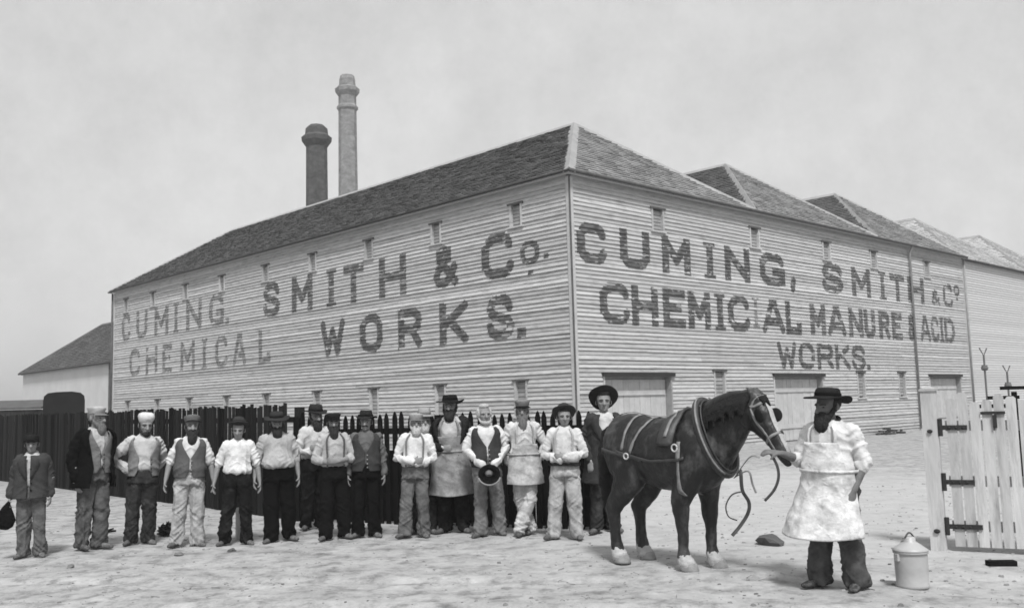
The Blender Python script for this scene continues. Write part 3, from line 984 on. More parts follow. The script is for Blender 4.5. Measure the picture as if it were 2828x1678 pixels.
def stone(name, label, x, y, r, seed, cat='stone', m=None):
    bm = bmesh.new()
    bmesh.ops.create_icosphere(bm, subdivisions=2, radius=1)
    for v in bm.verts:
        n = mnoise.noise((v.co.x * 1.4 + seed, v.co.y * 1.4, v.co.z * 1.4))
        v.co *= 1 + .38 * n
        v.co = Vector((v.co.x * r[0], v.co.y * r[1], v.co.z * r[2]))
    me = bpy.data.meshes.new(name)
    bm.to_mesh(me); bm.free()
    o = link(name, me, m or M_STONE)
    o.location = (x, y, gz(x, y) + r[2] * .45)
    o.rotation_euler = (0, 0, seed)
    tag(o, label, cat)
    return o


stone('stone', 'dark flat rock lying alone between the horse and its driver', 2.93, 11.35, (.20, .13, .085), 2.0, m=mat('dark_stone', .10))
stone('stone', 'small pale stone in front of the boy at far left', -5.1, 11.1, (.05, .04, .03), 5.0)
stone('stone', 'small dark lump on the ground in front of the white-shirted man', -3.5, 11.9, (.05, .04, .03), 7.0, m=mat('dark_stone', .10))
stone('stone', 'small stone on the ground before the man in light trousers', -4.1, 11.75, (.06, .05, .03), 9.0)

bush = empty('weed_clump', (-4.92, 13.75, gz(-4.92, 13.75)), 0, label='dark clump of weeds behind the foot of the man in white cap', cat='weeds')
rb = random.Random(5)
Vb, Fb = [], []
for i in range(420):
    th, ph = rb.uniform(0, 6.28), rb.uniform(.05, 1.4)
    rr_ = .17 * rb.uniform(.4, 1)
    c = Vector((rr_ * math.cos(th) * math.cos(ph) * 1.1, rr_ * math.sin(th) * math.cos(ph), .02 + rr_ * math.sin(ph)))
    d = Vector((rb.uniform(-1, 1), rb.uniform(-1, 1), rb.uniform(-.3, 1))).normalized() * .045
    s = d.orthogonal().normalized() * .016
    k = len(Vb)
    Vb += [c - d, c + s, c + d, c - s]
    Fb.append((k, k + 1, k + 2, k + 3))
lf = mesh('leaves', [(Vb, Fb)], mat('dark_weed', .02, .8, .4, 20), bush)
lf['kind'] = 'stuff'
for i in range(9):
    th = i * .7
    mesh('stem', [tube([(0, 0, -.02), (.09 * math.cos(th), .09 * math.sin(th), .14)], .006, 5)], mat('dark_weed', .02), bush)

stk = mesh('stake', [tube([(0, 0, -.02), (0, 0, .40), (0, 0, .435)], [.034, .032, .02], 10)], M_PAINT, smooth=False)
stk.location = (-3.76, 13.05, 0)
tag(stk, 'short pale stake seen between the legs of the white-shirted man', 'stake')
stick = mesh('stick', [tube([(-.24, 0, .03), (.0, .02, .035), (.22, -.02, .05)], [.02, .022, .015], 7), tube([(.02, .02, .04), (.14, .1, .07)], .012, 6)], M_TAR)
stick.location = (-6.05, 14.1, .0)
tag(stick, 'forked stick lying on the ground behind the tall man in overcoat', 'stick')

heap = empty('brick_heap', B2W(19.5, -.55), BYAW, label='low heap of dark bricks at the foot of the front wall', cat='bricks')
for i in range(34):
    x = rb.uniform(-1.1, 1.0); lay = rb.choice((0, 0, 0, 1, 1, 2))
    a = rb.uniform(-.5, .5)
    o = mesh('brick', [box(-.115, .115, -.055, .055, 0, .075)], mat('dark_brick', .06, .9, .3, 8, rnd=.3), heap)
    o.location = (x * (1 - lay * .22), rb.uniform(-.25, .2), .0 + lay * .10)
    o.rotation_euler = (rb.uniform(-.1, .1), rb.uniform(-.1, .1), a)

# gravel and trodden straw over the yard
rg = random.Random(21)
Vg, Fg = [], []
for i in range(4500):
    y = 4.8 + 14 * rg.random() ** 1.6
    x = rg.uniform(-.62, .62) * y
    r = rg.choice((.005, .006, .007, .008, .010, .016)) * rg.uniform(.8, 1.4)
    z = gz(x, y)
    k = len(Vg)
    nn = 7
    a0 = rg.uniform(0, 6)
    for q in range(nn):
        Vg.append((x + r * 1.3 * math.cos(a0 + q * 6.283 / nn) * rg.uniform(.7, 1.3), y + r * math.sin(a0 + q * 6.283 / nn) * rg.uniform(.7, 1.3), z - .004))
    for q in range(nn):
        bx, by, _ = Vg[k + q]
        Vg.append((x + (bx - x) * .62, y + (by - y) * .62, z + r * rg.uniform(.4, .7)))
    for q in range(nn): Fg.append((k + q, k + (q + 1) % nn, k + nn + (q + 1) % nn, k + nn + q))
    Fg.append(tuple(k + nn + q for q in range(nn)))
gr = mesh('gravel', [(Vg, Fg)], mat('gravel', .26, .95, .6, 1.7, detail=3, spec=.02))
tag(gr, 'small stones and clods strewn over the dusty yard', 'gravel', kind='stuff')
Vs, Fs = [], []
for i in range(900):
    y = 4.8 + 12 * rg.random() ** 1.5
    x = rg.uniform(-.62, .62) * y
    if mnoise.noise((x * .5, y * .5, 4)) < -.05: continue
    a = rg.uniform(0, 3.14); l = rg.uniform(.012, .05); wd = .003
    z = gz(x, y) + .006
    dx, dy = math.cos(a) * l, math.sin(a) * l
    k = len(Vs)
    Vs += [(x - dx, y - dy, z), (x + dx, y + dy, z + rg.uniform(0, .02)), (x + dx - wd * math.sin(a), y + dy + wd * math.cos(a), z + .012), (x - dx - wd * math.sin(a), y - dy + wd * math.cos(a), z + .008)]
    Fs.append((k, k + 1, k + 2, k + 3))
st = mesh('straw', [(Vs, Fs)], mat('old_straw', .20, .9, .6, 2.0))
tag(st, 'scattered straw and litter trodden into the yard', 'straw', kind='stuff')

# ---------------------------------------------------------------- cloth folds
_tab = np.random.RandomState(3).rand(65536)


def vnoise(P):
    """value noise, 0..1, for an (N, 3) array"""
    I = np.floor(P).astype(np.int64)
    f = P - I
    f = f * f * (3 - 2 * f)
    out = np.zeros(len(P))
    for dx in (0, 1):
        for dy in (0, 1):
            for dz in (0, 1):
                h = ((I[:, 0] + dx) * 73856093) ^ ((I[:, 1] + dy) * 19349663) ^ ((I[:, 2] + dz) * 83492791)
                wgt = (f[:, 0] if dx else 1 - f[:, 0]) * (f[:, 1] if dy else 1 - f[:, 1]) * (f[:, 2] if dz else 1 - f[:, 2])
                out += wgt * _tab[(h ^ (h >> 13)) & 65535]
    return out


def ridged(a, b, c):
    n = vnoise(np.stack([a, b, c], 1))
    return (1 - np.abs(2 * n - 1)) ** 2.2


def bell(z, c, w_): return np.exp(-((z - c) / w_) ** 2)


def fold(kind, P, seed):
    """how far cloth stands out from the body: hanging folds, and cross creases where limbs bend"""
    x, y, z = P[:, 0], P[:, 1], P[:, 2]
    o = np.full(len(x), seed * 3.17)
    if kind == 'trousers':
        sd = np.sign(x)
        ss = np.arctan2(x - sd * .11, -y) * .10
        wob = .05 * (vnoise(np.stack([x * 6, y * 6, z * 5 + seed], 1)) - .5)
        n1 = ridged(ss * 11 + wob * 8, o + sd * 7, z * 1.9)
        n2 = ridged((z + ss * .7 * sd + wob) * 15, ss * 5, o + sd * 3)
        n3 = ridged((z - ss * .9 * sd + wob) * 21, ss * 6, o + sd * 5)
        mk = .25 + .9 * bell(z, .47, .10) + 1.0 * bell(z, .13, .13) + .8 * bell(z, .83, .07)
        return .020 * (n1 - .35) + mk * (.018 * (n2 - .3) + .010 * (n3 - .3))
    if kind == 'shirt':
        arm = np.clip((np.abs(x) - .185) / .03, 0, 1)
        arm = np.maximum(arm, np.clip((-y - .155) / .02, 0, 1) * (z < 1.3))
        ss = np.arctan2(x, -y) * .17
        wob = .05 * (vnoise(np.stack([x * 6, y * 6, z * 5 + seed], 1)) - .5)
        n1 = ridged((ss + wob) * 12, o, z * 2.4)
        n2 = ridged((z + .6 * np.abs(x) + wob) * 13, x * 5, o + 9)
        t = .018 * (n1 - .35) * (.5 + .9 * bell(z, 1.06, .12)) + .011 * (n2 - .3)
        n3 = ridged((z - .7 * np.abs(x) + wob) * 19, (y + x) * 6, o + 4)
        n4 = ridged((z * .5 + np.abs(x) + y * .6 + wob) * 16, z * 6, o + 2)
        a = .016 * (n3 - .3) + .012 * (n4 - .3)
        return t * (1 - arm) + a * arm
    ss = np.arctan2(x, -y) * .18
    wob = .05 * (vnoise(np.stack([x * 5, y * 5, z * 4 + seed], 1)) - .5)
    if kind == 'apron':
        dn = np.clip(1.08 - z, 0, 1)
        n1 = ridged((ss + wob) * 9, o, z * 1.2)
        n2 = ridged((z + ss * .5 + wob) * 11, ss * 5, o + 3)
        return .060 * dn * (n1 - .35) + .012 * (n2 - .3)
    if kind == 'coat':
        n1 = ridged((ss + wob) * 8, o, z * 1.6)
        n2 = ridged((z + .8 * np.abs(ss) + wob) * 11, ss * 4, o + 3)
        return .016 * (n1 - .35) * (.6 + np.clip(1.1 - z, 0, 1)) + .014 * (n2 - .3)
    if kind == 'vest':
        n1 = ridged((z + .5 * np.abs(ss) + wob) * 12, ss * 4, o)
        return .012 * (n1 - .3) * (.5 + 1.2 * bell(z, 1.05, .1))
    return np.zeros(len(x))


BAKE = []            # garments whose grown surface is creased at the end


# ---------------------------------------------------------------- people
TZ = [.30, .55, .72, .80, .88, .95, 1.02, 1.09, 1.18, 1.28, 1.36, 1.42, 1.455, 1.49, 1.53]
TX = [.20, .195, .185, .178, .178, .175, .166, .160, .164, .174, .178, .156, .112, .068, .060]
TY = [.15, .145, .135, .128, .128, .125, .118, .115, .120, .128, .126, .112, .088, .064, .060]


def tor(z, belly=0.0):
    rx = float(np.interp(z, TZ, TX)); ry = float(np.interp(z, TZ, TY))
    b = belly * math.exp(-((z - 1.08) / .13) ** 2)
    return rx + b * .5, ry + b, -b * .5


def tsurf(th, z, off, belly=0.0):
    rx, ry, yo = tor(z, belly)
    s, c = math.sin(th), math.cos(th)
    e = 0.88
    return Vector(((rx + off) * math.copysign(abs(s) ** e, s), yo - (ry + off) * math.copysign(abs(c) ** e, c), z))


def torso_loft(z0, z1, off, belly, n=28, steps=16, offf=None):
    V, F = [], []
    for j in range(steps + 1):
        z = z0 + (z1 - z0) * j / steps
        o = off if offf is None else offf(z)
        for i in range(n):
            V.append(tsurf(2 * math.pi * i / n, z, o, belly))
    for j in range(steps):
        for i in range(n):
            i2 = (i + 1) % n
            F.append((j * n + i, j * n + i2, (j + 1) * n + i2, (j + 1) * n + i))
    F.append(tuple(range(n - 1, -1, -1)))
    F.append(tuple(steps * n + i for i in range(n)))
    return V, F


def shell(z0, z1, lim, off, belly, nt_=30, nz_=18, wave=None, dz=None, kind=None, seed=0):
    """open garment shell; lim(z) -> (theta_start, theta_end)"""
    V, F = [], []
    for j in range(nz_ + 1):
        z = z0 + (z1 - z0) * j / nz_
        a, b = lim(z)
        for i in range(nt_ + 1):
            th = a + (b - a) * i / nt_
            o = off(z) if callable(off) else off
            if wave: o += wave(th, z)
            p = tsurf(th, z, o, belly)
            if dz: p.z += dz(th, z)
            V.append(p)
    if kind:
        A = np.array([tuple(p) for p in V])
        dd = fold(kind, A, seed)
        V = [p + Vector((p.x, p.y * 1.6, 0)).normalized() * float(q) for p, q in zip(V, dd)]
    for j in range(nz_):
        for i in range(nt_):
            k = j * (nt_ + 1) + i
            F.append((k, k + 1, k + nt_ + 2, k + nt_ + 1))
    return V, F


def hand_parts(w_, d, n, side, curl=.5, sc=1.0):
    d = Vector(d).normalized(); n = Vector(n); n = (n - d * d.dot(n)).normalized()
    b = d.cross(n).normalized()
    w_ = Vector(w_)
    P = [limb([w_ - d * .02, w_ + d * .03 * sc, w_ + d * .085 * sc], [(.030, .022), (.043, .020), (.044, .017)], 12, ref=b)]
    for i, ln in enumerate((.068, .078, .074, .058)):
        p = w_ + d * .085 * sc + b * ((i - 1.5) * .0235) * side
        pts = [p]
        ang = 0.12
        for s in range(3):
            ang += curl * (.55 if s == 0 else .75)
            dd = d * math.cos(ang) + n * math.sin(ang)
            p = p + dd * ln * (.42, .33, .25)[s] * sc
            pts.append(p)
        P.append(limb(pts, [.0125, .0120, .0115, .0105], 8))
    p = w_ + d * .025 * sc - b * .030 * side
    dd = (d * .75 - b * .55 * side + n * .35).normalized()
    P.append(limb([p, p + dd * .035, p + (dd + n * .35).normalized() * .068], [.016, .014, .012], 8))
    return P


ARMS = {   # elbow, wrist, hand direction, palm normal for the +x side
    'down': ((.255, .035, 1.135), (.275, -.035, .895), (.03, -.18, -1), (-1, 0, 0)),
    'down_out': ((.29, .03, 1.135), (.335, -.05, .90), (.10, -.15, -1), (-1, -.2, 0)),
    'down_fwd': ((.265, .02, 1.135), (.235, -.13, .91), (-.05, -.25, -1), (-.5, .8, 0)),
    'akimbo': ((.425, .06, 1.17), (.215, -.05, 1.01), (-.8, -.45, -.35), (-.2, .9, -.3)),
    'behind': ((.29, .13, 1.15), (.16, .19, .97), (-.8, .2, -.3), (0, -1, 0)),
    'fold_over': ((.285, -.05, 1.13), (.03, -.235, 1.155), (-1, .10, .12), (.1, 1, 0)),
    'fold_under': ((.285, -.05, 1.12), (.045, -.195, 1.11), (-1, .12, .05), (.1, 1, .1)),
    'fold_low_over': ((.29, -.04, 1.125), (.03, -.225, 1.085), (-1, .05, .1), (.1, 1, 0)),
    'fold_low_under': ((.29, -.04, 1.115), (.04, -.19, 1.05), (-1, .1, .05), (.1, 1, .1)),
    'front_hold': ((.30, .0, 1.15), (.075, -.215, .955), (-.5, -.15, -.75), (-.3, .9, -.1)),
    'belly': ((.285, -.01, 1.14), (.12, -.20, 1.09), (-.9, -.2, .0), (-.1, .9, 0)),
    'pocket': ((.30, .06, 1.15), (.225, -.02, .96), (-.3, -.3, -.9), (-.9, .2, 0)),
}
HM = {}


def arm_pose(spec, s):
    if isinstance(spec, str): spec = ARMS[spec]
    e, w_, d, n = spec
    m = lambda v: Vector((v[0] * s, v[1], v[2]))
    return m(e), m(w_), m(d), m(n)


NPERS = [0]


def person(label, x, y, H, yaw, armR, armL, head=(0, 0), hat=None, hat_g=.05, beard=None, hair='dark', shirt=.55, sleeve=1.0, trousers=.05, tro_soil=True, vest=None, coat=None,
           coat_len=.78, coat_open=.55, apron=None, apron_top=1.32, apron_bot=.52, braces=None, belt=None, feet=((-.13, 0, 22), (.13, 0, 22)), skin=None, belly=0.0, lean=0.0, boots=None, tuck=True,
           kerchief=None, gaiters=None, flare=0.0, scale_w=1.0, vest_open=.03, moustache=False, hem=.07, knees=None, hat_tilt=0.0):
    NPERS[0] += 1
    seed = NPERS[0] * 13.7
    bz = gz(x, y)
    root = empty('person', (x, y, bz), yaw, H / 1.75, label=label, cat='person')
    jr = random.Random(NPERS[0] * 77)
    root.rotation_euler = (R(jr.uniform(-1.5, 2.5)), R(jr.uniform(-2.2, 2.2)), yaw + R(jr.uniform(-11, 11)))
    head = (head[0] + jr.uniform(-13, 13), head[1] + jr.uniform(-5, 6))
    hw, hh_ = jr.uniform(.94, 1.05), jr.uniform(.97, 1.05)
    root.scale = (H / 1.75 * scale_w * .92, H / 1.75 * scale_w * .96, H / 1.75)
    sk = skin or M_SKIN
    boots = boots or M_BOOT
    # joints
    sh = {s: Vector((s * .172, .005, 1.395)) for s in (-1, 1)}
    arms = {-1: arm_pose(armR, -1), 1: arm_pose(armL, 1)}
    hips = {s: Vector((s * .088, 0, .90)) for s in (-1, 1)}
    ft = {-1: feet[0], 1: feet[1]}
    ank = {s: Vector((ft[s][0], ft[s][1] + .03, .085 + (ft[s][3] if len(ft[s]) > 3 else 0))) for s in (-1, 1)}
    kn = {}
    for i, s in enumerate((-1, 1)):
        kn[s] = (hips[s] + ank[s]) / 2 + Vector((s * .008, -.03, .02))
        if knees: kn[s] = Vector(knees[i])
    # head frame
    hy, hp_ = head
    HMx = Matrix.Translation((0, -.012, 1.502)) @ Matrix.Rotation(R(hy), 4, 'Z') @ Matrix.Rotation(R(hp_), 4, 'X') @ Matrix.Diagonal((1.20 * hw, 1.12, 1.10 * hh_, 1)) @ Matrix.Translation((0, 0, -1.53))
    # ---- body: one continuous surface
    B = [torso_loft(.86, 1.50, 0, belly * .8, offf=lambda z: -.022 if z < 1.44 else -.012)]
    B.append(limb([(0, .01, 1.44), (0, .0, 1.50), tuple(HMx @ Vector((0, .0, 1.58)))], [.062, .056, .054], 14))
    for s in (-1, 1):
        el, wr, hd, pn = arms[s]
        mid = (sh[s] + el) / 2 + Vector((s * .008, 0, 0))
        fm = el.lerp(wr, .35)
        B.append(limb([sh[s] * 1.0, mid, el, fm, wr], [.044, .044, .041, .043, .029], 12))
        B += hand_parts(wr + hd.normalized() * .02, hd, pn, s, .36)
        B.append(limb([hips[s], hips[s].lerp(kn[s], .5), kn[s], kn[s].lerp(ank[s], .35), ank[s]], [.092, .080, .058, .056, .038], 12))
        a = R(ft[s][2]) * s
        f = Vector((math.sin(a), -math.cos(a), 0))
        B.append(limb([ank[s] - Vector((0, 0, .045)) - f * .02, ank[s] - Vector((0, 0, .05)) + f * .10], [.035, .028], 10))
    hd_parts = [
        ellip((0, .012, 1.665), (.077, .096, .090), 18, 12), ellip((0, -.022, 1.615), (.064, .074, .082), 16, 10), ellip((0, -.040, 1.560), (.046, .050, .036), 14, 8),
        ellip((0, -.078, 1.546), (.022, .020, .020), 10, 6),
        limb([(-.045, -.070, 1.652), (0, -.092, 1.655), (.045, -.070, 1.652)], [.015, .016, .015], 8),
        limb([(0, -.090, 1.652), (0, -.112, 1.622), (0, -.124, 1.602)], [.011, .014, .018], 8),
        ellip((-.014, -.098, 1.602), (.012, .012, .010), 8, 6), ellip((.014, -.098, 1.602), (.012, .012, .010), 8, 6),
        limb([(-.022, -.088, 1.577), (0, -.096, 1.579), (.022, -.088, 1.577)], [.007, .009, .007], 8),
        limb([(-.018, -.086, 1.566), (0, -.094, 1.566), (.018, -.086, 1.566)], [.007, .009, .007], 8),
        ellip((-.040, -.062, 1.612), (.020, .022, .017), 10, 6), ellip((.040, -.062, 1.612), (.020, .022, .017), 10, 6),
        ellip((-.079, .012, 1.628), (.012, .022, .032), 10, 6), ellip((.079, .012, 1.628), (.012, .022, .032), 10, 6)]
    B += [xf(q, HMx) for q in hd_parts]
    mesh('body', B, sk, root, True, remesh=.0088, sm=1)
    for s in (-1, 1):
        mesh('eye', [xf(ellip((s * .030, -.0835, 1.634), (.0110, .008, .0065), 10, 6), HMx)], M_EYE, root, True)
        mesh('eyebrow', [xf(limb([(s * .014, -.104, 1.652), (s * .032, -.098, 1.656), (s * .052, -.080, 1.651)], [.0035, .0045, .003], 6), HMx)],
             {'dark': M_DHAIR, 'grey': M_GHAIR, 'white': M_WHAIR}[hair], root, True)
    hm = {'dark': M_DHAIR, 'grey': M_GHAIR, 'white': M_WHAIR}
    # ---- hair
    Hh = [ellip((0, .030, 1.668), (.083, .090, .093), 18, 12)]
    if hair == 'white' and hat is None:
        Hh += [ellip((s * .068, .012, 1.655), (.030, .055, .060), 12, 8) for s in (-1, 1)] + [ellip((0, -.015, 1.735), (.062, .070, .035), 14, 8)]
    else:
        Hh += [ellip((s * .076, -.004, 1.640), (.010, .022, .036), 10, 6) for s in (-1, 1)]
    if hat_tilt < -20:
        Hh += [ellip((0, -.030, 1.728), (.068, .062, .034), 14, 8)]
    mesh('hair', [xf(q, HMx) for q in Hh], hm[hair], root, True, remesh=.011, disp=[(.02, .012)])
    # ---- beard
    if beard:
        kind, bl = beard
        bd = []
        if kind == 'full':
            bd += [ellip((0, -.068, 1.546), (.070, .056, .048), 14, 9), ellip((0, -.092, 1.525 - bl * .35), (.060, .046, .038 + bl * .65), 14, 9),
                   limb([(-.038, -.088, 1.582), (0, -.108, 1.592), (.038, -.088, 1.582)], [.014, .017, .014], 8)]
            bd += [limb([(s * .072, -.005, 1.632), (s * .066, -.035, 1.585), (s * .045, -.065, 1.55)], [.014, .022, .025], 8) for s in (-1, 1)]
        elif kind == 'chin':
            bd += [ellip((0, -.078, 1.536), (.046, .036, .030 + bl * .3), 14, 9)]
            bd += [limb([(s * .070, -.008, 1.60), (s * .062, -.035, 1.562), (s * .04, -.068, 1.54)], [.010, .014, .018], 8) for s in (-1, 1)]
        if kind == 'moustache' or moustache:
            bd += [limb([(s * .042, -.084, 1.577), (s * .018, -.104, 1.590), (0, -.108, 1.592)], [.008, .013, .012], 8) for s in (-1, 1)]
        mesh('beard', [xf(q, HMx) for q in bd], hm[hair], root, True, remesh=.009, disp=[(.018, .014)])
    # ---- hat
    if hat:
        HT = HMx @ Matrix.Translation((0, .010, 1.695)) @ Matrix.Rotation(R(hat_tilt), 4, 'X')
        hmats = cloth(hat_g)
        if hat in ('felt', 'wide', 'round'):
            br = {'felt': .155, 'wide': .176, 'round': .150}[hat]
            up_ = {'felt': .022, 'wide': .010, 'round': .030}[hat]
            warp = lambda r, th: (max(0, r - .10) / .08) ** 1.3 * (up_ * (math.cos(th) ** 2) * 1.3 - .018 * math.sin(th) ** 2) + .006 * math.sin(3 * th + seed) * max(0, r - .1) / .05
            ch = {'felt': .105, 'wide': .088, 'round': .10}[hat]
            prof = [(br, -.006), (br + .003, .0), (br, .006), (.115, .010), (.098, .016), (.095, .045), (.090, ch * .75), (.078, ch * .95), (.050, ch * (1.0 if hat == 'round' else .94)), (.012, ch * (1.03 if hat == 'round' else .86))]
            prof = [(.088, -.006)] + prof
            hb = mesh('hat', [xf(lathe(prof, 28, sx=.92, sy=1.08, warp=warp), HT)], hmats, root, True, disp=[(.06, .012)])
            mesh('hat_band', [xf(lathe([(.0985, .014), (.1, .02), (.099, .040), (.096, .044)], 28, sx=.925, sy=1.085), HT)], cloth(hat_g * .5), hb, True)
        elif hat in ('cap', 'boycap'):
            prof = [(.086, -.02), (.092, -.005), (.098, .02), (.108, .045), (.104, .058), (.07, .068), (.02, .070)]
            if hat == 'boycap': prof = [(.084, -.02), (.088, .0), (.088, .03), (.086, .05), (.08, .062), (.04, .066), (.01, .066)]
            hb = mesh('cap', [xf(lathe(prof, 24, sx=.93, sy=1.1), HT)], hmats, root, True, disp=[(.05, .014)])
            pk_ = []
            Vp, Fp = [], []
            for i in range(9):
                a = R(-60 + 15 * i)
                for r_, z_ in ((.085, -.008), (.13 + .012 * math.cos(a * 1.4), -.030)):
                    Vp.append((r_ * math.sin(a) * .95, -r_ * math.cos(a) * 1.08, z_))
            for i in range(8): Fp.append((2 * i, 2 * i + 1, 2 * i + 3, 2 * i + 2))
            mesh('peak', [xf((Vp, Fp), HT)], cloth(.02 if hat == 'cap' and hat_g < .3 else hat_g * .5), hb, True, solid=.006)
        elif hat == 'soft':
            prof = [(.082, -.025), (.090, -.01), (.098, .015), (.104, .045), (.092, .072), (.06, .086), (.02, .09)]
            mesh('cap', [xf(lathe(prof, 24, sx=.95, sy=1.05), HT)], hmats, root, True, disp=[(.045, .022)])
    # ---- shirt
    ms = cloth(shirt)
    G = [torso_loft(.93, 1.475, 0, belly, offf=lambda z: .018 + .024 * math.exp(-((z - 1.06) / .05) ** 2) - (.040 if z < 1.0 else 0) - (.010 if z > 1.44 else 0))]
    for s in (-1, 1):
        el, wr, hd, pn = arms[s]
        mid = (sh[s] + el) / 2 + Vector((s * .01, 0, 0))
        a0 = sh[s] - Vector((s * .006, 0, -.004))
        if sleeve >= 1:
            pts = [a0, mid, el, el.lerp(wr, .5), wr]
            rd = [.076, .067, .059, .053, .043]
        else:
            f = sleeve                                    # 0.5 = rolled just past the elbow
            if f > .5: pts, rd = [a0, mid, el, el.lerp(wr, (f - .5) * 2)], [.076, .068, .062, .057]
            else: pts, rd = [a0, mid, el.lerp(sh[s], .08)], [.076, .068, .064]
        if coat is not None: rd = [r_ * .80 for r_ in rd]
        G.append(limb(pts, rd, 14))
    G.append(tube([tuple(Vector((.068 * math.sin(a_), -.066 * math.cos(a_) + .002, 1.485 + .012 * math.cos(a_ + math.pi)))) for a_ in [2 * math.pi * q / 16 for q in range(17)]], .014, 6))
    mesh('shirt', G, ms, root, True, remesh=.0115, sm=2, bake=('shirt', seed))
    if sleeve < 1:
        for s in (-1, 1):
            el, wr, hd, pn = arms[s]
            c0 = el.lerp(wr, max(0, (sleeve - .5) * 2)) if sleeve > .5 else el.lerp(sh[s], .08)
            dd = (wr - el).normalized()
            mesh('rolled_cuff', [limb([c0 - dd * .03, c0 + dd * .02], [.062, .060], 14)], ms, root, True, remesh=.012, disp=[(.04, .012)])
    # ---- trousers
    T = [torso_loft(.84, 1.005, .024, belly * .9, steps=8)]
    for s in (-1, 1):
        k0, a0 = kn[s], ank[s]
        hemp = a0 + Vector((0, -.005, hem - .085 + .02))
        hl_ = hemp + (hemp - k0).normalized() * .045
        T.append(tube([hips[s] + Vector((0, 0, .06)), hips[s], hips[s].lerp(k0, .5), k0, k0.lerp(hl_, .5), hl_.lerp(k0, .12), hl_], [.06, .106, .104, .089, .084, .086, .090], 18))
    mesh('trousers', T, cloth(trousers, tro_soil), root, True, remesh=.0115, sm=2, bake=('trousers', seed))
    if gaiters is not None:
        for s in (-1, 1):
            mesh('gaiter', [limb([kn[s].lerp(ank[s], .30), kn[s].lerp(ank[s], .6), ank[s] + Vector((0, -.01, -.01))], [.088, .086, .078], 14)], cloth(gaiters), root, True, remesh=.0125, disp=[(.08, .02)])
    # ---- boots
    for s in (-1, 1):
        a = R(ft[s][2]) * s
        f = Vector((math.sin(a), -math.cos(a), 0)); l_ = Vector((math.cos(a), math.sin(a), 0))
        c = Vector((ank[s].x, ank[s].y, ank[s].z - .085))
        bp = [limb([c + Vector((0, 0, .13)), c + Vector((0, 0, .06))], [.048, .046], 12),
              limb([c - f * .045 + Vector((0, 0, .040)), c + f * .03 + Vector((0, 0, .045)), c + f * .12 + Vector((0, 0, .038)), c + f * .185 + Vector((0, 0, .034))],
                   [(.036, .040), (.040, .046), (.046, .036), (.036, .028)], 14, ref=tuple(l_))]
        bp = [([Vector((v.x, v.y, max(v.z, c.z + .004))) for v in q[0]], q[1]) for q in bp]
        bt = mesh('boot', bp, boots, root, True, remesh=.011, disp=[(.04, .008)])
    # ---- waistcoat
    if vest is not None:
        vz = 1.20

        def lim(z):
            h_ = vest_open + max(0, (z - vz) / (1.46 - vz)) * .72
            if z < 1.02: h_ += (1.02 - z) * 2.2
            return h_, 2 * math.pi - h_
        mesh('waistcoat', [shell(.935, 1.452, lim, lambda z: .046 + .020 * math.exp(-((z - 1.05) / .07) ** 2), belly, 90, 44, kind='vest', seed=seed)], cloth(vest), root, True, solid=.010)
        for z in (1.16, 1.10, 1.04, .99):
            mesh('button', [ellip(tsurf(vest_open + .03, z, .078, belly), (.011, .007, .011), 8, 6)], cloth(.30 if vest < .12 else .05), root, True)
    if coat is not None and coat_open < .2:
        for z in (1.28, 1.18, 1.08, .98):
            mesh('button', [ellip(tsurf(.12, z, .104, belly), (.014, .008, .014), 8, 6)], cloth(.02), root, True)
    if coat is not None:
        def limc(z):
            h_ = coat_open * (.55 + .45 * max(0, min(1, (z - 1.0) / .4))) if z > 1.0 else coat_open * (.55 + (1.0 - z) * .9)
            return h_, 2 * math.pi - h_
        mc = cloth(coat)
        mesh('coat', [shell(coat_len, 1.462, limc, lambda z: .082 + max(0, .95 - z) * .10, belly, 100, 54, kind='coat', seed=seed)], mc, root, True, solid=.014)
        for s in (-1, 1):
            el, wr, hd, pn = arms[s]
            mesh('coat_sleeve', [limb([sh[s] - Vector((s * .008, 0, -.004)), (sh[s] + el) / 2 + Vector((s * .012, 0, 0)), el, el.lerp(wr, .5), el.lerp(wr, .95)], [.092, .082, .070, .064, .057], 14)], mc, root, True, remesh=.0125, bake=('shirt', seed + s))
        for s in (-1, 1):
            lp = []
            for z in (1.45, 1.38, 1.28, 1.18):
                lp.append(z)
            V_, F_ = [], []
            for j, z in enumerate((1.468, 1.42, 1.36, 1.28, 1.20, 1.14)):
                h0_ = limc(z)[0]
                wdt_ = (.34, .42, .46, .36, .20, .04)[j]
                V_ += [tsurf(s * h0_, z, .104, belly), tsurf(s * (h0_ + wdt_), z, .108, belly)]
            for j in range(5): F_.append((2 * j, 2 * j + 1, 2 * j + 3, 2 * j + 2))
            mesh('lapel', [(V_, F_)], mc, root, True, solid=.010)
    if apron is not None:
        ma = cloth(apron, True)
        bib = apron_top > 1.1

        def lima(z):
            if z > 1.06: q = .95 - (z - 1.06) * 1.4
            else: q = 1.25
            return -q, q

        def offa(z): return (.095 if coat is not None else .070) + max(0, 1.0 - z) * .10
        mesh('apron', [shell(apron_bot, apron_top, lima, offa, belly, 90, 60, kind='apron', seed=seed, wave=lambda th, z: flare * max(0, 1.0 - z) * (1.0 - 1.3 * math.sin(th)), dz=lambda th, z: -.02 * math.cos(th * 3) * max(0, 1 - z))], ma, root, True, solid=.008)
        V_, F_ = shell(1.035, 1.062, lambda z: (-1.3, 1.3) if coat is not None else (0, 2 * math.pi), .108 if coat is not None else .084, belly, 60, 1)
        mesh('apron_string', [(V_, F_)], ma, root, True, solid=.008)
        if bib:
            for s in (-1, 1):
                mesh('apron_strap', [shell(apron_top - .02, 1.468, lambda z: (s * .50 - .06, s * .50 + .06), .060, belly, 3, 8)], ma, root, True, solid=.006)
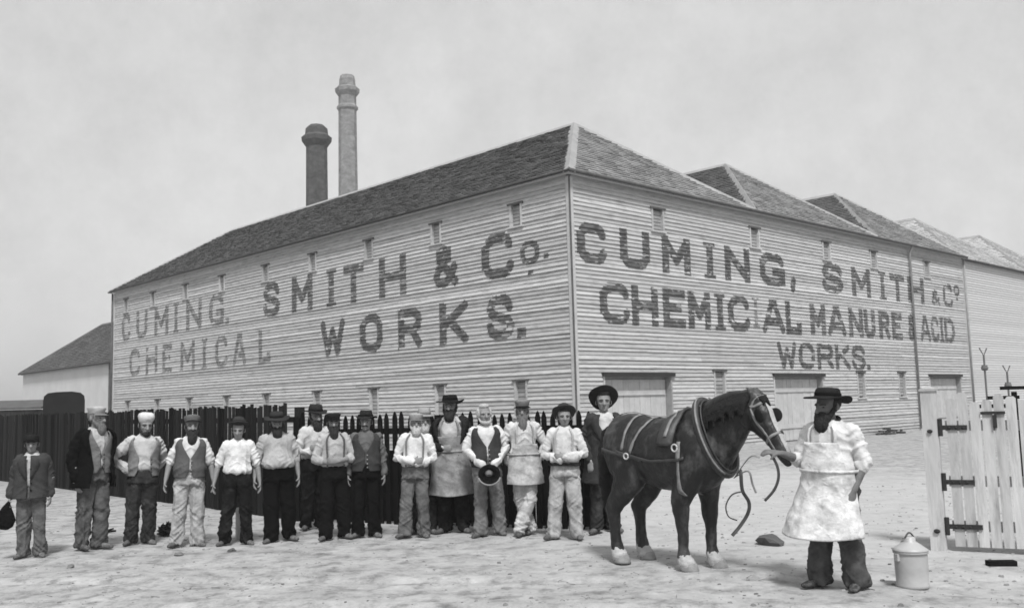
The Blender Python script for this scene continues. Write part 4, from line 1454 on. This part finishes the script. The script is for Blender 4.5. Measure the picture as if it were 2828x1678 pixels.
    if braces is not None:
        for s in (-1, 1):
            mesh('brace', [shell(1.0, 1.468, lambda z: (s * .60 - .075 - (1.46 - z) * .0, s * .60 + .075), lambda z: .046 - (.010 if z > 1.42 else 0), belly, 3, 14)], cloth(braces), root, True, solid=.006)
    if belt is not None:
        bo = mesh('belt', [shell(.975, 1.015, lambda z: (0, 2 * math.pi), .060 + belly * .05, belly, 36, 2)], cloth(belt), root, True, solid=.010)
        mesh('buckle', [xf(box(-.025, .025, -.006, .006, -.02, .02), Matrix.Translation(tsurf(0, .995, .074, belly)))], M_IRON_SHADE, bo)
    if kerchief is not None:
        mesh('neckerchief', [tube([tuple(Vector((.078 * math.sin(a_), -.074 * math.cos(a_), 1.487 - .028 * math.cos(a_)))) for a_ in [2 * math.pi * q / 16 for q in range(17)]], .021, 8), ellip((0, -.10, 1.435), (.03, .02, .045), 10, 6)],
             cloth(kerchief), root, True, remesh=.011, disp=[(.03, .01)])
    return root


def yc(x, y, off=0.0):
    """yaw that turns a person at x, y towards the camera, plus an offset (degrees, + = towards image right)"""
    return math.atan2(-x, y) * 1.0 + R(off)


p_boy = person('boy at far left in dark buttoned jacket and peaked cap', -5.98, 11.96, 1.49, yc(-5.98, 11.96, -8), ((.26, .03, 1.13), (.295, -.06, .90), (.1, -.2, -1), (-1, 0, 0)), 'down', hat='boycap', hat_g=.03, hair='dark',
               shirt=.50, vest=None, coat=.075, coat_len=.86, coat_open=.10, trousers=.13, feet=((-.12, 0, 25), (.12, 0, 25)), kerchief=.5)
p2 = person('tall grey-bearded man in dark overcoat turned towards the right', -5.45, 12.39, 1.80, yc(-5.45, 12.39, 34), ((.31, .03, 1.13), (.27, -.02, .86), (-.2, -.2, -1), (-1, 0, 0)), 'behind', head=(6, 2), hat='cap', hat_g=.42,
            beard=('full', .06), hair='grey', shirt=.45, vest=.16, coat=.012, coat_len=.76, coat_open=.80, trousers=.10, feet=((-.10, .03, 10), (.10, -.06, 22)), boots=M_BOOT)
p3 = person('man in round white cap with one hand on his hip', -5.03, 12.91, 1.70, yc(-5.03, 12.91, -4), 'akimbo', 'behind', hat='soft', hat_g=.62, beard=('chin', .03), hair='dark', shirt=.52, sleeve=.95, trousers=.045, vest=.20, vest_open=.34,
            feet=((-.13, 0, 25), (.12, 0, 25)), skin=M_SKIN)
p4 = person('long dark-bearded man in waistcoat and soiled light trousers', -4.28, 12.55, 1.66, yc(-4.28, 12.55, 2), 'down_out', 'down_out', hat='cap', hat_g=.14, beard=('full', .09), hair='dark', shirt=.62, sleeve=.5, trousers=.38,
            vest=.10, feet=((-.15, -.02, 28), (.15, .0, 30)), hat_tilt=-14)
p5 = person('clean-shaven man in bright white shirt and dark trousers', -3.66, 12.59, 1.60, yc(-3.66, 12.59, 0), 'down_out', 'down_out', hat='round', hat_g=.06, hair='dark', shirt=.70, sleeve=.5, trousers=.022, belly=.02,
            feet=((-.17, 0, 26), (.17, 0, 26)), hat_tilt=-28)
p6 = person('stout dark-bearded man in light grey shirt with sleeves rolled', -3.12, 12.78, 1.68, yc(-3.12, 12.78, -2), 'down_out', 'down', hat='wide', hat_g=.05, beard=('full', .05), hair='dark', shirt=.40, sleeve=.55, trousers=.012,
            belly=.05, tro_soil=False, feet=((-.13, -.03, 34), (.13, .02, 28)), scale_w=1.04)
p7 = person('hatted man in pale shirt half hidden behind the row, arms folded', -2.93, 13.95, 1.74, yc(-2.93, 13.95, 6), 'fold_under', 'fold_over', hat='felt', hat_g=.04, beard=('full', .07), hair='dark', shirt=.56, trousers=.015,
            feet=((-.12, 0, 25), (.12, 0, 25)))
p8 = person('big black-bearded man with folded arms and dark trousers', -2.42, 12.86, 1.65, yc(-2.42, 12.86, 4), 'fold_low_under', 'fold_low_over', hat='cap', hat_g=.03, beard=('full', .085), hair='dark', shirt=.42, sleeve=.62,
            trousers=.014, braces=.10, tro_soil=False, feet=((-.15, -.06, 34), (.15, -.02, 20)))
p9 = person('man in dark shirt and waistcoat with broad hat, arms at sides', -2.03, 13.02, 1.66, yc(-2.03, 13.02, -10), 'down', 'down', hat='felt', hat_g=.035, hair='dark', shirt=.13, trousers=.012, vest=.07, tro_soil=False, moustache=False,
            beard=('moustache', 0), feet=((-.13, -.04, 36), (.12, -.02, 30)))
p10 = person('white-bearded old man in white shirt and braces, arms folded low', -1.37, 12.82, 1.62, yc(-1.37, 12.82, -4), 'fold_low_over', 'fold_low_under', hat='cap', hat_g=.36, beard=('full', .04), hair='white', shirt=.66, braces=.18,
             trousers=.14, belly=.02, feet=((-.14, -.04, 36), (.15, .04, 16)))
p10b = person('pale-capped man mostly hidden behind the white-bearded old man', -1.30, 13.28, 1.66, yc(-1.3, 13.28, 8), 'down', 'down', hat='felt', hat_g=.34, beard=('full', .03), hair='white', shirt=.50, trousers=.03)
p11 = person('tall man in broad dark hat, dark coat and long grey apron', -.87, 13.28, 1.86, yc(-.87, 13.28, 3), 'belly', 'pocket', hat='wide', hat_g=.025, beard=('full', .045), hair='dark', shirt=.52, coat=.03, coat_len=.82, coat_open=.72,
             apron=.26, apron_top=1.24, apron_bot=.50, trousers=.02, kerchief=.02, feet=((-.13, 0, 30), (.13, 0, 30)))
p12 = person('bareheaded white-haired man in waistcoat holding his hat before him', -.36, 12.8, 1.71, yc(-.36, 12.8, 0), 'front_hold', 'front_hold', hair='white', beard=('chin', .0), shirt=.64, vest=.065, trousers=.19, belly=.02,
             feet=((-.15, -.06, 40), (.14, -.02, 14)))
p13 = person('long-bearded man in white working clothes with one leg crossed', .11, 12.78, 1.75, yc(.11, 12.78, 4), ((.30, .06, 1.14), (.22, .08, .95), (-.4, .2, -.9), (-.9, .2, 0)), ((.33, .04, 1.15), (.25, -.05, 1.0), (-.4, -.2, -.8), (-.8, .3, 0)), hat='cap', hat_g=.20, beard=('full', .12), hair='grey', shirt=.58,
             trousers=.52, apron=.42, apron_top=1.18, apron_bot=.66, feet=((.05, .02, 20), (-.12, -.20, -18)), knees=((-.075, -.02, .50), (.06, -.11, .50)))
p14 = person('young man in white with hat pushed back and arms folded', .60, 12.3, 1.66, yc(.6, 12.3, -6), 'fold_low_under', 'fold_low_over', hat='round', hat_g=.06, hat_tilt=-36, hair='dark', shirt=.60, trousers=.40, gaiters=.55, braces=.42,
             belt=.05, feet=((-.16, -.05, 40), (.17, .0, 18)))
p15 = person('man in wide hat and dark coat standing behind the horse', 1.16, 12.88, 1.86, yc(1.16, 12.88, 4), 'down_fwd', 'down_fwd', hat='wide', hat_g=.04, hat_tilt=-40, hair='dark', shirt=.55, coat=.06, coat_len=.62, coat_open=.42, vest=.08,
             trousers=.05, feet=((-.13, -.04, 36), (.13, .05, 20)))
p16 = person('bearded horse driver in brimmed hat and big white apron holding the bridle', 2.84, 8.74, 1.75, yc(2.84, 8.74, -22), ((.27, -.05, 1.125), (.325, -.27, 1.20), (.75, -.6, .15), (.2, .3, -1)), ((.275, .04, 1.13), (.235, -.10, .885), (-.15, -.35, -.9), (-.8, .5, 0)),
             head=(-8, 4), hat='wide', hat_g=.03, hat_tilt=-10, beard=('full', .08), hair='dark', shirt=.66, sleeve=.58, trousers=.085, apron=.66, apron_top=1.30, apron_bot=.47, flare=.11, vest=None, skin=M_SKIN_TAN, kerchief=.04,
             feet=((-.14, -.05, 20), (.15, .02, 15)), belly=.03, boots=M_BOOT_D, scale_w=1.12)

# hats and things in hands
HT = empty('held_hat', (-.36, 12.8, 0), yc(-.36, 12.8), label='dark hat held upside down in front by the white-haired man', cat='hat')
hx = lathe([(.02, .0), (.06, .002), (.085, .012), (.092, .06), (.095, .09), (.13, .10), (.145, .115), (.140, .12), (.10, .105), (.085, .09), (.08, .02), (.01, .01)], 24)
o = mesh('crown', [xf(hx, Matrix.Translation((0, -.285, .80)) @ Matrix.Rotation(R(62), 4, 'X') @ Matrix.Translation((0, 0, -.06)))], cloth(.012), HT, True)
mesh('hat_brim_edge', [xf(tube([(.146 * math.cos(a), .146 * math.sin(a), .117) for a in [math.pi * (1.1 + .8 * q / 24) for q in range(25)]], .011, 6), Matrix.Translation((0, -.285, .80)) @ Matrix.Rotation(R(62), 4, 'X') @ Matrix.Translation((0, 0, -.06)))], cloth(.25), HT, True)
bag = empty('bag', (-5.98, 11.96, 0), yc(-5.98, 11.96, -8), label='small dark three-cornered bag hanging from the hand of the boy', cat='bag')
bag.scale = (.851 * .92, .851, .851)
mesh('pouch', [limb([(-.33, -.10, .82), (-.35, -.10, .74), (-.365, -.10, .64), (-.37, -.10, .57)], [(.02, .02), (.07, .035), (.125, .05), (.15, .05)], 14, ref=(1, 0, 0))], cloth(.012), bag, True, disp=[(.06, .02)])
mesh('strap', [tube([(-.315, -.09, .86), (-.33, -.10, .78)], .012, 6)], cloth(.5), bag, True)

# ---------------------------------------------------------------- horse
HX, HY, HYAW = 1.60, 10.08, R(-47)
horse = empty('horse', (HX, HY, gz(HX, HY) + .0), HYAW, label='dark harnessed draught horse with white blaze and white feet', cat='horse')
HMI = (Matrix.Translation((HX, HY, gz(HX, HY))) @ Matrix.Rotation(HYAW, 4, 'Z')).inverted()


def W2H(x, y, z): return HMI @ Vector((x, y, z))


M_HORSE = mat('dark_bay_coat', 0.010, .45, .6, 26, .30, 45, spec=.4, dirt_sheen=(.085, 5.0, .50, .68), stretch=(1, 1, .6))  # paler patches paint the coat's sheen into its colour
M_MANE = mat('black_mane', .008, .7, .5, 40, .8, 80)
M_WHITE = mat('white_hair', .46, .8, .15, 20, .5, 60)
M_HOOF = mat('hoof', .26, .6, .3, 12)
M_LEATH = mat('harness_leather', .045, .5, .4, 12, .2, 40, spec=.4)
M_LEATHL = mat('worn_harness_leather', .23, .6, .35, 12, .2, 40, spec=.35)
M_BRASS = mat('brass', .55, .3, .1, 10, spec=.6)

body_rings = [(-.80, 1.20, .10, .13), (-.74, 1.20, .20, .24), (-.62, 1.22, .275, .325), (-.46, 1.225, .30, .345), (-.25, 1.18, .305, .345), (0, 1.14, .325, .375), (.22, 1.135, .315, .385), (.40, 1.16, .285, .395), (.54, 1.18, .245, .36), (.66, 1.16, .19, .28), (.74, 1.15, .11, .17)]
HB = [tube([(x, 0, z) for x, z, a, b in body_rings], [(a, b) for x, z, a, b in body_rings], 24, ref=(0, 1, 0))]
LEGX = {}
for s, fx, hx_ in ((-1, -.05, .0), (1, .06, .06)):      # s=-1: horse's right (near the camera-left)
    yl = s * .185
    HB.append(limb([(-.50, yl * .9, 1.22), (-.42, yl, 1.0), (-.40, yl, .86), (-.55 + hx_, yl * .98, .68), (-.655 + hx_, yl * .95, .545), (-.635 + hx_, yl * .95, .40), (-.625 + hx_, yl * .95, .22), (-.615 + hx_, yl * .95, .15), (-.575 + hx_, yl * .95, .075)],
                   [(.15, .26), (.145, .23), (.130, .19), (.082, .118), (.066, .100), (.052, .068), (.051, .060), (.068, .074), (.058, .060)], 14, ref=(0, 1, 0)))
    fx -= .15
    HB.append(limb([(.42, yl * .9, 1.22), (.40, yl, 1.02), (.34, yl, .86), (.44 + fx, yl * .92, .66), (.455 + fx, yl * .90, .51), (.455 + fx, yl * .90, .36), (.455 + fx, yl * .90, .22), (.46 + fx, yl * .90, .15), (.50 + fx, yl * .90, .075)],
                   [(.13, .22), (.125, .19), (.112, .15), (.084, .098), (.076, .086), (.054, .060), (.053, .058), (.070, .074), (.058, .060)], 14, ref=(0, 1, 0)))
    LEGX[('h', s)] = (-.575 + hx_, yl * .95)
    LEGX[('f', s)] = (.50 + fx, yl * .90)
# neck and head (placed in world, turned towards the driver)
poll = W2H(2.32, 9.30, 1.66)
nose = W2H(2.545, 9.02, 1.13)
nb = Vector((.50, 0, 1.27))
nm1 = nb.lerp(poll, .40) + Vector((.0, 0, .05))
nm2 = nb.lerp(poll, .75) + Vector((-.02, 0, .03))
nref = Vector((0, 1, 0))
HB.append(limb([tuple(nb + Vector((-.10, 0, -.03))), tuple(nb + Vector((.04, 0, .03))), tuple(nm1), tuple(nm2), tuple(poll)], [(.21, .38), (.18, .35), (.150, .285), (.125, .22), (.100, .155)], 18, ref=tuple(nref)))
hdv = (nose - poll).normalized()
hl = (nose - poll).length
side = Vector((0, 0, 1)).cross(hdv).normalized()          # across the head
fr = side.cross(hdv).normalized()                          # out of the forehead
if fr.z < 0: fr = -fr


def hp3(a, f=0.0, s=0.0): return poll + hdv * (a * hl) + fr * f + side * s


head_r = [(-.06, .0, .070, .085), (.06, -.01, .098, .130), (.22, -.025, .106, .148), (.38, -.03, .098, .132), (.55, -.022, .078, .102), (.72, -.012, .062, .080), (.86, -.010, .062, .076), (.96, -.014, .058, .064), (1.02, -.02, .040, .042)]
HB.append(limb([tuple(hp3(a, f)) for a, f, r1, r2 in head_r], [(r1, r2) for a, f, r1, r2 in head_r], 16, ref=tuple(side)))
HB.append(ellip(hp3(.24, -.10), (.085, .085, .10), 12, 8))                          # cheek
for s in (-1, 1):
    HB.append(ellip(hp3(.24, .055, s * .092), (.03, .03, .03), 10, 6))              # brow over the eye
    HB.append(ellip(hp3(.95, .022, s * .045), (.022, .022, .022), 8, 6))            # nostril rim
    e0 = hp3(-.03, .05, s * .05)
    HB.append(limb([tuple(e0), tuple(e0 - hdv * .06 + fr * .03 + side * s * .02), tuple(e0 - hdv * .13 + fr * .02 + side * s * .03)], [(.035, .028), (.038, .022), (.012, .008)], 10, ref=tuple(side)))
hbody = mesh('body', HB, M_HORSE, horse, True, remesh=.015, sm=3, disp=[(.18, .030)])
for s in (-1, 1):
    mesh('eye', [ellip(hp3(.26, .035, s * .104), (.02, .02, .02), 10, 6)], M_EYE, horse, True)
# blaze
bz_ = []
for i, a in enumerate((.10, .22, .34, .48, .62, .76, .90, 1.0)):
    bz_.append(a)
Vz, Fz = [], []
for a in bz_:
    fo = float(np.interp(a, [q[0] for q in head_r], [q[1] + q[3] for q in head_r]))
    wd = float(np.interp(a, [.1, .3, .7, 1.0], [.024, .040, .042, .05]))
    for s in (-1, -.33, .33, 1):
        Vz.append(hp3(a, fo + .012, s * wd))
for j in range(len(bz_) - 1):
    for i in range(3): Fz.append((j * 4 + i, j * 4 + i + 1, j * 4 + 5 + i, j * 4 + 4 + i))


def wrap(o, off=.006):
    md = o.modifiers.new('lie_on', 'SHRINKWRAP')
    md.target = hbody
    md.wrap_method = 'NEAREST_SURFACEPOINT'
    md.wrap_mode = 'ABOVE_SURFACE'
    md.offset = off
    return o


wrap(mesh('blaze', [(Vz, Fz)], M_WHITE, horse, True, subd=2), .005)
# mane, forelock, tail
MN = []
for i in range(16):
    t = i / 15
    c = (nb + Vector((-.02, 0, .28))).lerp(poll + Vector((0, 0, .10)), t) + Vector((0, 0, .05 * math.sin(math.pi * t)))
    MN.append(limb([tuple(c), tuple(c + Vector((-.01, -.075, -.01))), tuple(c + Vector((-.01, -.165, -.10))), tuple(c + Vector((.0, -.200, -.22 - .06 * math.sin(i * 2.3))))], [.032, .034, .028, .010], 8))
mesh('mane', MN, M_MANE, horse, True, remesh=.016, disp=[(.03, .02)])
mesh('forelock', [limb([tuple(hp3(-.06, .09, .0)), tuple(hp3(.06, .135, .0)), tuple(hp3(.18, .135, .015))], [.035, .03, .010], 8), limb([tuple(hp3(-.05, .09, -.03)), tuple(hp3(.06, .13, -.04)), tuple(hp3(.15, .13, -.05))], [.028, .024, .008], 8)], M_MANE, horse, True, remesh=.012, disp=[(.025, .016)])
mesh('tail', [limb([(-.76, 0, 1.42), (-.86, 0, 1.36), (-.92, .02, 1.15), (-.92, .03, .85), (-.90, .03, .55), (-.88, .03, .42)], [.045, .055, .075, .085, .06, .02], 12)], M_MANE, horse, True, remesh=.016, disp=[(.05, .03)])
for (k, s), (lx, ly) in LEGX.items():
    mesh('hoof', [lathe([(.086, 0), (.082, .02), (.066, .075), (.055, .085)], 16, c=(lx + .03, ly, .0), sx=1.12)], M_HOOF, horse, True)
    mesh('white_sock', [limb([(lx - .045, ly, .155), (lx - .03, ly, .11), (lx + .005, ly, .06)], [.064, .076, .085], 14)], M_WHITE, horse, True, remesh=.012, disp=[(.03, .022)])

# harness


def strap(pts, wd, m, name='strap', off=.010, n=24, thick=.008, up=(0, 0, 1), parent=None):
    """flat strap through points, lying on the horse"""
    P = [Vector(p) for p in pts]
    # resample
    d = [0]
    for a, b in zip(P[:-1], P[1:]): d.append(d[-1] + (b - a).length)
    Q = []
    for i in range(n + 1):
        t = d[-1] * i / n
        k = max(j for j in range(len(d)) if d[j] <= t + 1e-9)
        k = min(k, len(P) - 2)
        f = (t - d[k]) / max(1e-9, d[k + 1] - d[k])
        Q.append(P[k].lerp(P[k + 1], f))
    Vv, Ff = [], []
    for i, q in enumerate(Q):
        t = (Q[min(i + 1, n)] - Q[max(i - 1, 0)]).normalized()
        c = Vector(up)
        a = c - t * c.dot(t)
        if a.length < .05: a = t.orthogonal()
        a.normalize()
        for f in (-1, 0, 1): Vv.append(q + a * (f * wd / 2))
    for i in range(n):
        for f in (0, 1): Ff.append((i * 3 + f, i * 3 + f + 1, i * 3 + f + 4, i * 3 + f + 3))
    o = mesh(name, [(Vv, Ff)], m, parent or horse, True)
    wrap(o, off)
    md = o.modifiers.new('thickness', 'SOLIDIFY')
    md.thickness = thick
    md.offset = 1
    return o


def bring(x, a):
    """point on the trunk at station x, angle a (0 = spine, 90 = horse's right side)"""
    z = float(np.interp(x, [q[0] for q in body_rings], [q[1] for q in body_rings]))
    ry = float(np.interp(x, [q[0] for q in body_rings], [q[2] for q in body_rings]))
    rz = float(np.interp(x, [q[0] for q in body_rings], [q[3] for q in body_rings]))
    return Vector((x, -math.sin(R(a)) * (ry + .05), z + math.cos(R(a)) * (rz + .04)))


# collar: padded oval round the base of the neck, with pale hames
cc = Vector((.585, 0, 1.30))
cn = Vector((.93, 0, .36)).normalized()
cv = Vector((0, 1, 0)); cu = cn.cross(cv).normalized()
if cu.z < 0: cu = -cu
colp, hamep, hamep2 = [], [], []
for q in range(37):
    a = 2 * math.pi * q / 36
    rx_ = .235 + .01 * math.cos(2 * a); rz_ = .395
    colp.append(cc + cv * (rx_ * math.sin(a)) + cu * (rz_ * math.cos(a) + .02))
    hamep.append(cc + cn * .035 + cv * ((rx_ + .045) * math.sin(a)) + cu * ((rz_ + .03) * math.cos(a) + .03))
mesh('collar', [tube([tuple(v) for v in colp], [(.040, .036)] * 37, 12, cap=False)], M_LEATH, horse, True)
mesh('hames', [tube([tuple(v) for v in hamep[2:17]], .010, 8)], M_LEATHL, horse, True)
mesh('hames', [tube([tuple(v) for v in hamep[20:35]], .010, 8)], M_LEATHL, horse, True)
mesh('collar_rim', [tube([tuple(v + cn * .055 + (cc - v).normalized() * .02) for v in colp], .009, 8, cap=False)], M_LEATH, horse, True)
# saddle pad and girth
strap([bring(.20, a) for a in (75, 55, 35, 15, -5, -25, -45, -70)], .18, M_LEATH, 'saddle_pad', .014, thick=.030, up=(1, 0, 0))
strap([bring(.205, a) for a in (62, 40, 20, 0, -20, -40, -60)], .034, M_LEATHL, 'back_band', .046, thick=.010, up=(1, 0, 0))
strap([bring(.34, a) for a in (70, 95, 120, 145, 170, 190)], .036, M_LEATHL, 'girth', .010, up=(1, 0, 0))
gb_ = bring(.34, 80)
mesh('tug_buckle', [tube([tuple(gb_ + Vector((.035 * math.cos(a), -.01, .035 * math.sin(a)))) for a in [2 * math.pi * q / 12 for q in range(13)]], .009, 6)], M_BRASS, horse, True)
strap([bring(.42, 95), bring(.25, 96), bring(0, 98), bring(-.25, 98), bring(-.45, 96)], .030, M_LEATH, 'trace', .012)
# crupper and breeching
strap([bring(.05, 2), bring(-.15, 0), bring(-.4, 0), bring(-.6, 0), bring(-.72, 0)], .028, M_LEATHL, 'crupper', .010, up=(0, 1, 0))
strap([bring(-.30, -30), bring(-.32, 0), bring(-.34, 30), bring(-.36, 60), bring(-.38, 92)], .028, M_LEATHL, 'hip_strap', .010, up=(1, 0, 0))
strap([bring(-.10, -20), bring(-.12, 5), bring(-.14, 30), bring(-.20, 60), bring(-.28, 95)], .030, M_LEATHL, 'hip_strap', .010, up=(1, 0, 0))
strap([bring(-.12, 100), bring(-.35, 100), bring(-.55, 98), bring(-.70, 92), Vector((-.86, -.05, 1.1)), Vector((-.86, .05, 1.1))], .040, M_LEATH, 'breeching', .012)
mesh('ring', [tube([tuple(bring(-.28, 98) + Vector((.03 * math.cos(a), -.015, .03 * math.sin(a)))) for a in [2 * math.pi * q / 12 for q in range(13)]], .008, 6)], M_BRASS, horse, True)
# bridle
NS = -1 if (W2H(0, 0, 1.5) - poll).dot(side) < 0 else 1      # the side of the head towards the camera
for s in (-1, 1):
    strap([hp3(-.02, .11, 0), hp3(.0, .08, s * .08), hp3(.08, .0, s * .13), hp3(.3, -.02, s * .14), hp3(.55, -.02, s * .11), hp3(.80, -.045, s * .085)], .026, M_LEATHL if s == NS else M_LEATH, 'cheek_strap', .007, up=tuple(fr), n=20)
    strap([hp3(.09, .16, 0), hp3(.10, .12, s * .07), hp3(.09, .05, s * .12), hp3(.05, .0, s * .12)], .024, M_LEATHL, 'brow_band', .008, up=tuple(hdv), n=14)
    strap([hp3(.60, .12, 0), hp3(.60, .08, s * .06), hp3(.60, 0, s * .10), hp3(.62, -.09, s * .06), hp3(.62, -.13, 0)], .028, M_LEATHL if s == NS else M_LEATH, 'nose_band', .007, up=tuple(hdv), n=14)
    strap([hp3(.0, .02, s * .12), hp3(.06, -.12, s * .11), hp3(.12, -.20, s * .03), hp3(.12, -.20, 0)], .022, M_LEATH, 'throat_lash', .007, up=tuple(hdv), n=14)
    bl = hp3(.27, .06, s * .135)
    rot = Matrix((hdv, fr, side)).transposed()
    mesh('blinker', [ellip(bl, (.072, .062, .010), 16, 8, rot=rot @ Matrix.Rotation(R(18 * s), 3, 'X'))], M_BLK, horse, True)
    mesh('bit_ring', [tube([tuple(hp3(.84, -.05, s * .085) + hdv * (.03 * math.cos(a)) + fr * (.03 * math.sin(a))) for a in [2 * math.pi * q / 12 for q in range(13)]], .006, 6)], M_BRASS, horse, True)

# reins: from the bit along the neck and hanging in a loop below the collar
cb = cc - cu * .42 + cn * .06


def free_strap(pts, wd, m, name):
    P = [Vector(p) for p in pts]
    Q = []
    for i in range(len(P) - 1):
        p0 = P[max(i - 1, 0)]; p1 = P[i]; p2 = P[i + 1]; p3 = P[min(i + 2, len(P) - 1)]
        for k in range(6):
            t = k / 6
            Q.append(.5 * ((2 * p1) + (-p0 + p2) * t + (2 * p0 - 5 * p1 + 4 * p2 - p3) * t * t + (-p0 + 3 * p1 - 3 * p2 + p3) * t ** 3))
    Q.append(P[-1])
    return mesh(name, [tube([tuple(q) for q in Q], [(wd, .005)] * len(Q), 8)], m, horse, True)


def px(x, y, Y):
    """scene point seen at photo pixel (x, y) at depth Y from the viewpoint: used once to lay out the hanging reins in space"""
    d = fw + rt * ((x - 1414) / FPX) - up * ((y - 839) / FPX)
    k = Y / d.y
    return Vector((d.x * k, Y, CAM_H + d.z * k))


def H(x, y, Y): return HMI @ px(x, y, Y)


free_strap([cb, cb.lerp(H(2045, 1300, 9.22), .5), H(2045, 1300, 9.22), H(2050, 1352, 9.20), H(2068, 1385, 9.19), H(2066, 1415, 9.18), H(2045, 1450, 9.17), H(2022, 1478, 9.16)], .018, M_LEATH, 'rein')
free_strap([H(2052, 1356, 9.20), H(2022, 1365, 9.23), H(2005, 1395, 9.25), H(2012, 1425, 9.25), H(2036, 1436, 9.21)], .010, M_LEATH, 'rein')
free_strap([cb, H(2066, 1300, 9.20), H(2078, 1335, 9.19), H(2088, 1360, 9.19)], .010, M_LEATHL, 'rein')
free_strap([H(2128, 1250, 8.72), H(2146, 1285, 8.72), H(2150, 1318, 8.72), H(2138, 1352, 8.73), H(2112, 1382, 8.74)], .013, M_LEATH, 'lead_strap')
free_strap([hp3(.84, -.05, NS * .085), hp3(.84, -.05, NS * .085).lerp(H(2128, 1248, 8.72), .5) + Vector((0, 0, -.02)), H(2128, 1248, 8.72)], .012, M_LEATH, 'lead_strap')
free_strap([H(2098, 1262, 9.14), H(2070, 1262, 9.20), cb], .012, M_LEATHL, 'rein')

# ---------------------------------------------------------------- crease the grown garments
bpy.context.view_layer.update()
dg = bpy.context.evaluated_depsgraph_get()
new = []
for o, kd, sd_ in BAKE:
    new.append(bpy.data.meshes.new_from_object(o.evaluated_get(dg)))
for (o, kd, sd_), me in zip(BAKE, new):
    n = len(me.vertices)
    co = np.zeros(n * 3); nr = np.zeros(n * 3)
    me.vertices.foreach_get('co', co); me.vertices.foreach_get('normal', nr)
    co = co.reshape(-1, 3); nr = nr.reshape(-1, 3)
    co = co + nr * (1.3 * fold(kd, co, sd_))[:, None]
    me.vertices.foreach_set('co', co.ravel())
    me.update()
    o.modifiers.clear()
    o.data = me

# ---------------------------------------------------------------- haze
hz = mesh('haze', [box(-420, 420, -60, 620, -1.5, 62)], None)
hm_ = bpy.data.materials.new('pale_haze')
hm_.use_nodes = True
hm_.node_tree.nodes.remove(hm_.node_tree.nodes['Principled BSDF'])
pv = hm_.node_tree.nodes.new('ShaderNodeVolumePrincipled')
pv.inputs['Color'].default_value = (.92, .92, .92, 1)
pv.inputs['Density'].default_value = 0.0011
hm_.node_tree.links.new(pv.outputs[0], hm_.node_tree.nodes['Material Output'].inputs['Volume'])
hz.data.materials.append(hm_)
tag(hz, 'thin pale haze in the air over the yard and works', 'haze', kind='stuff')
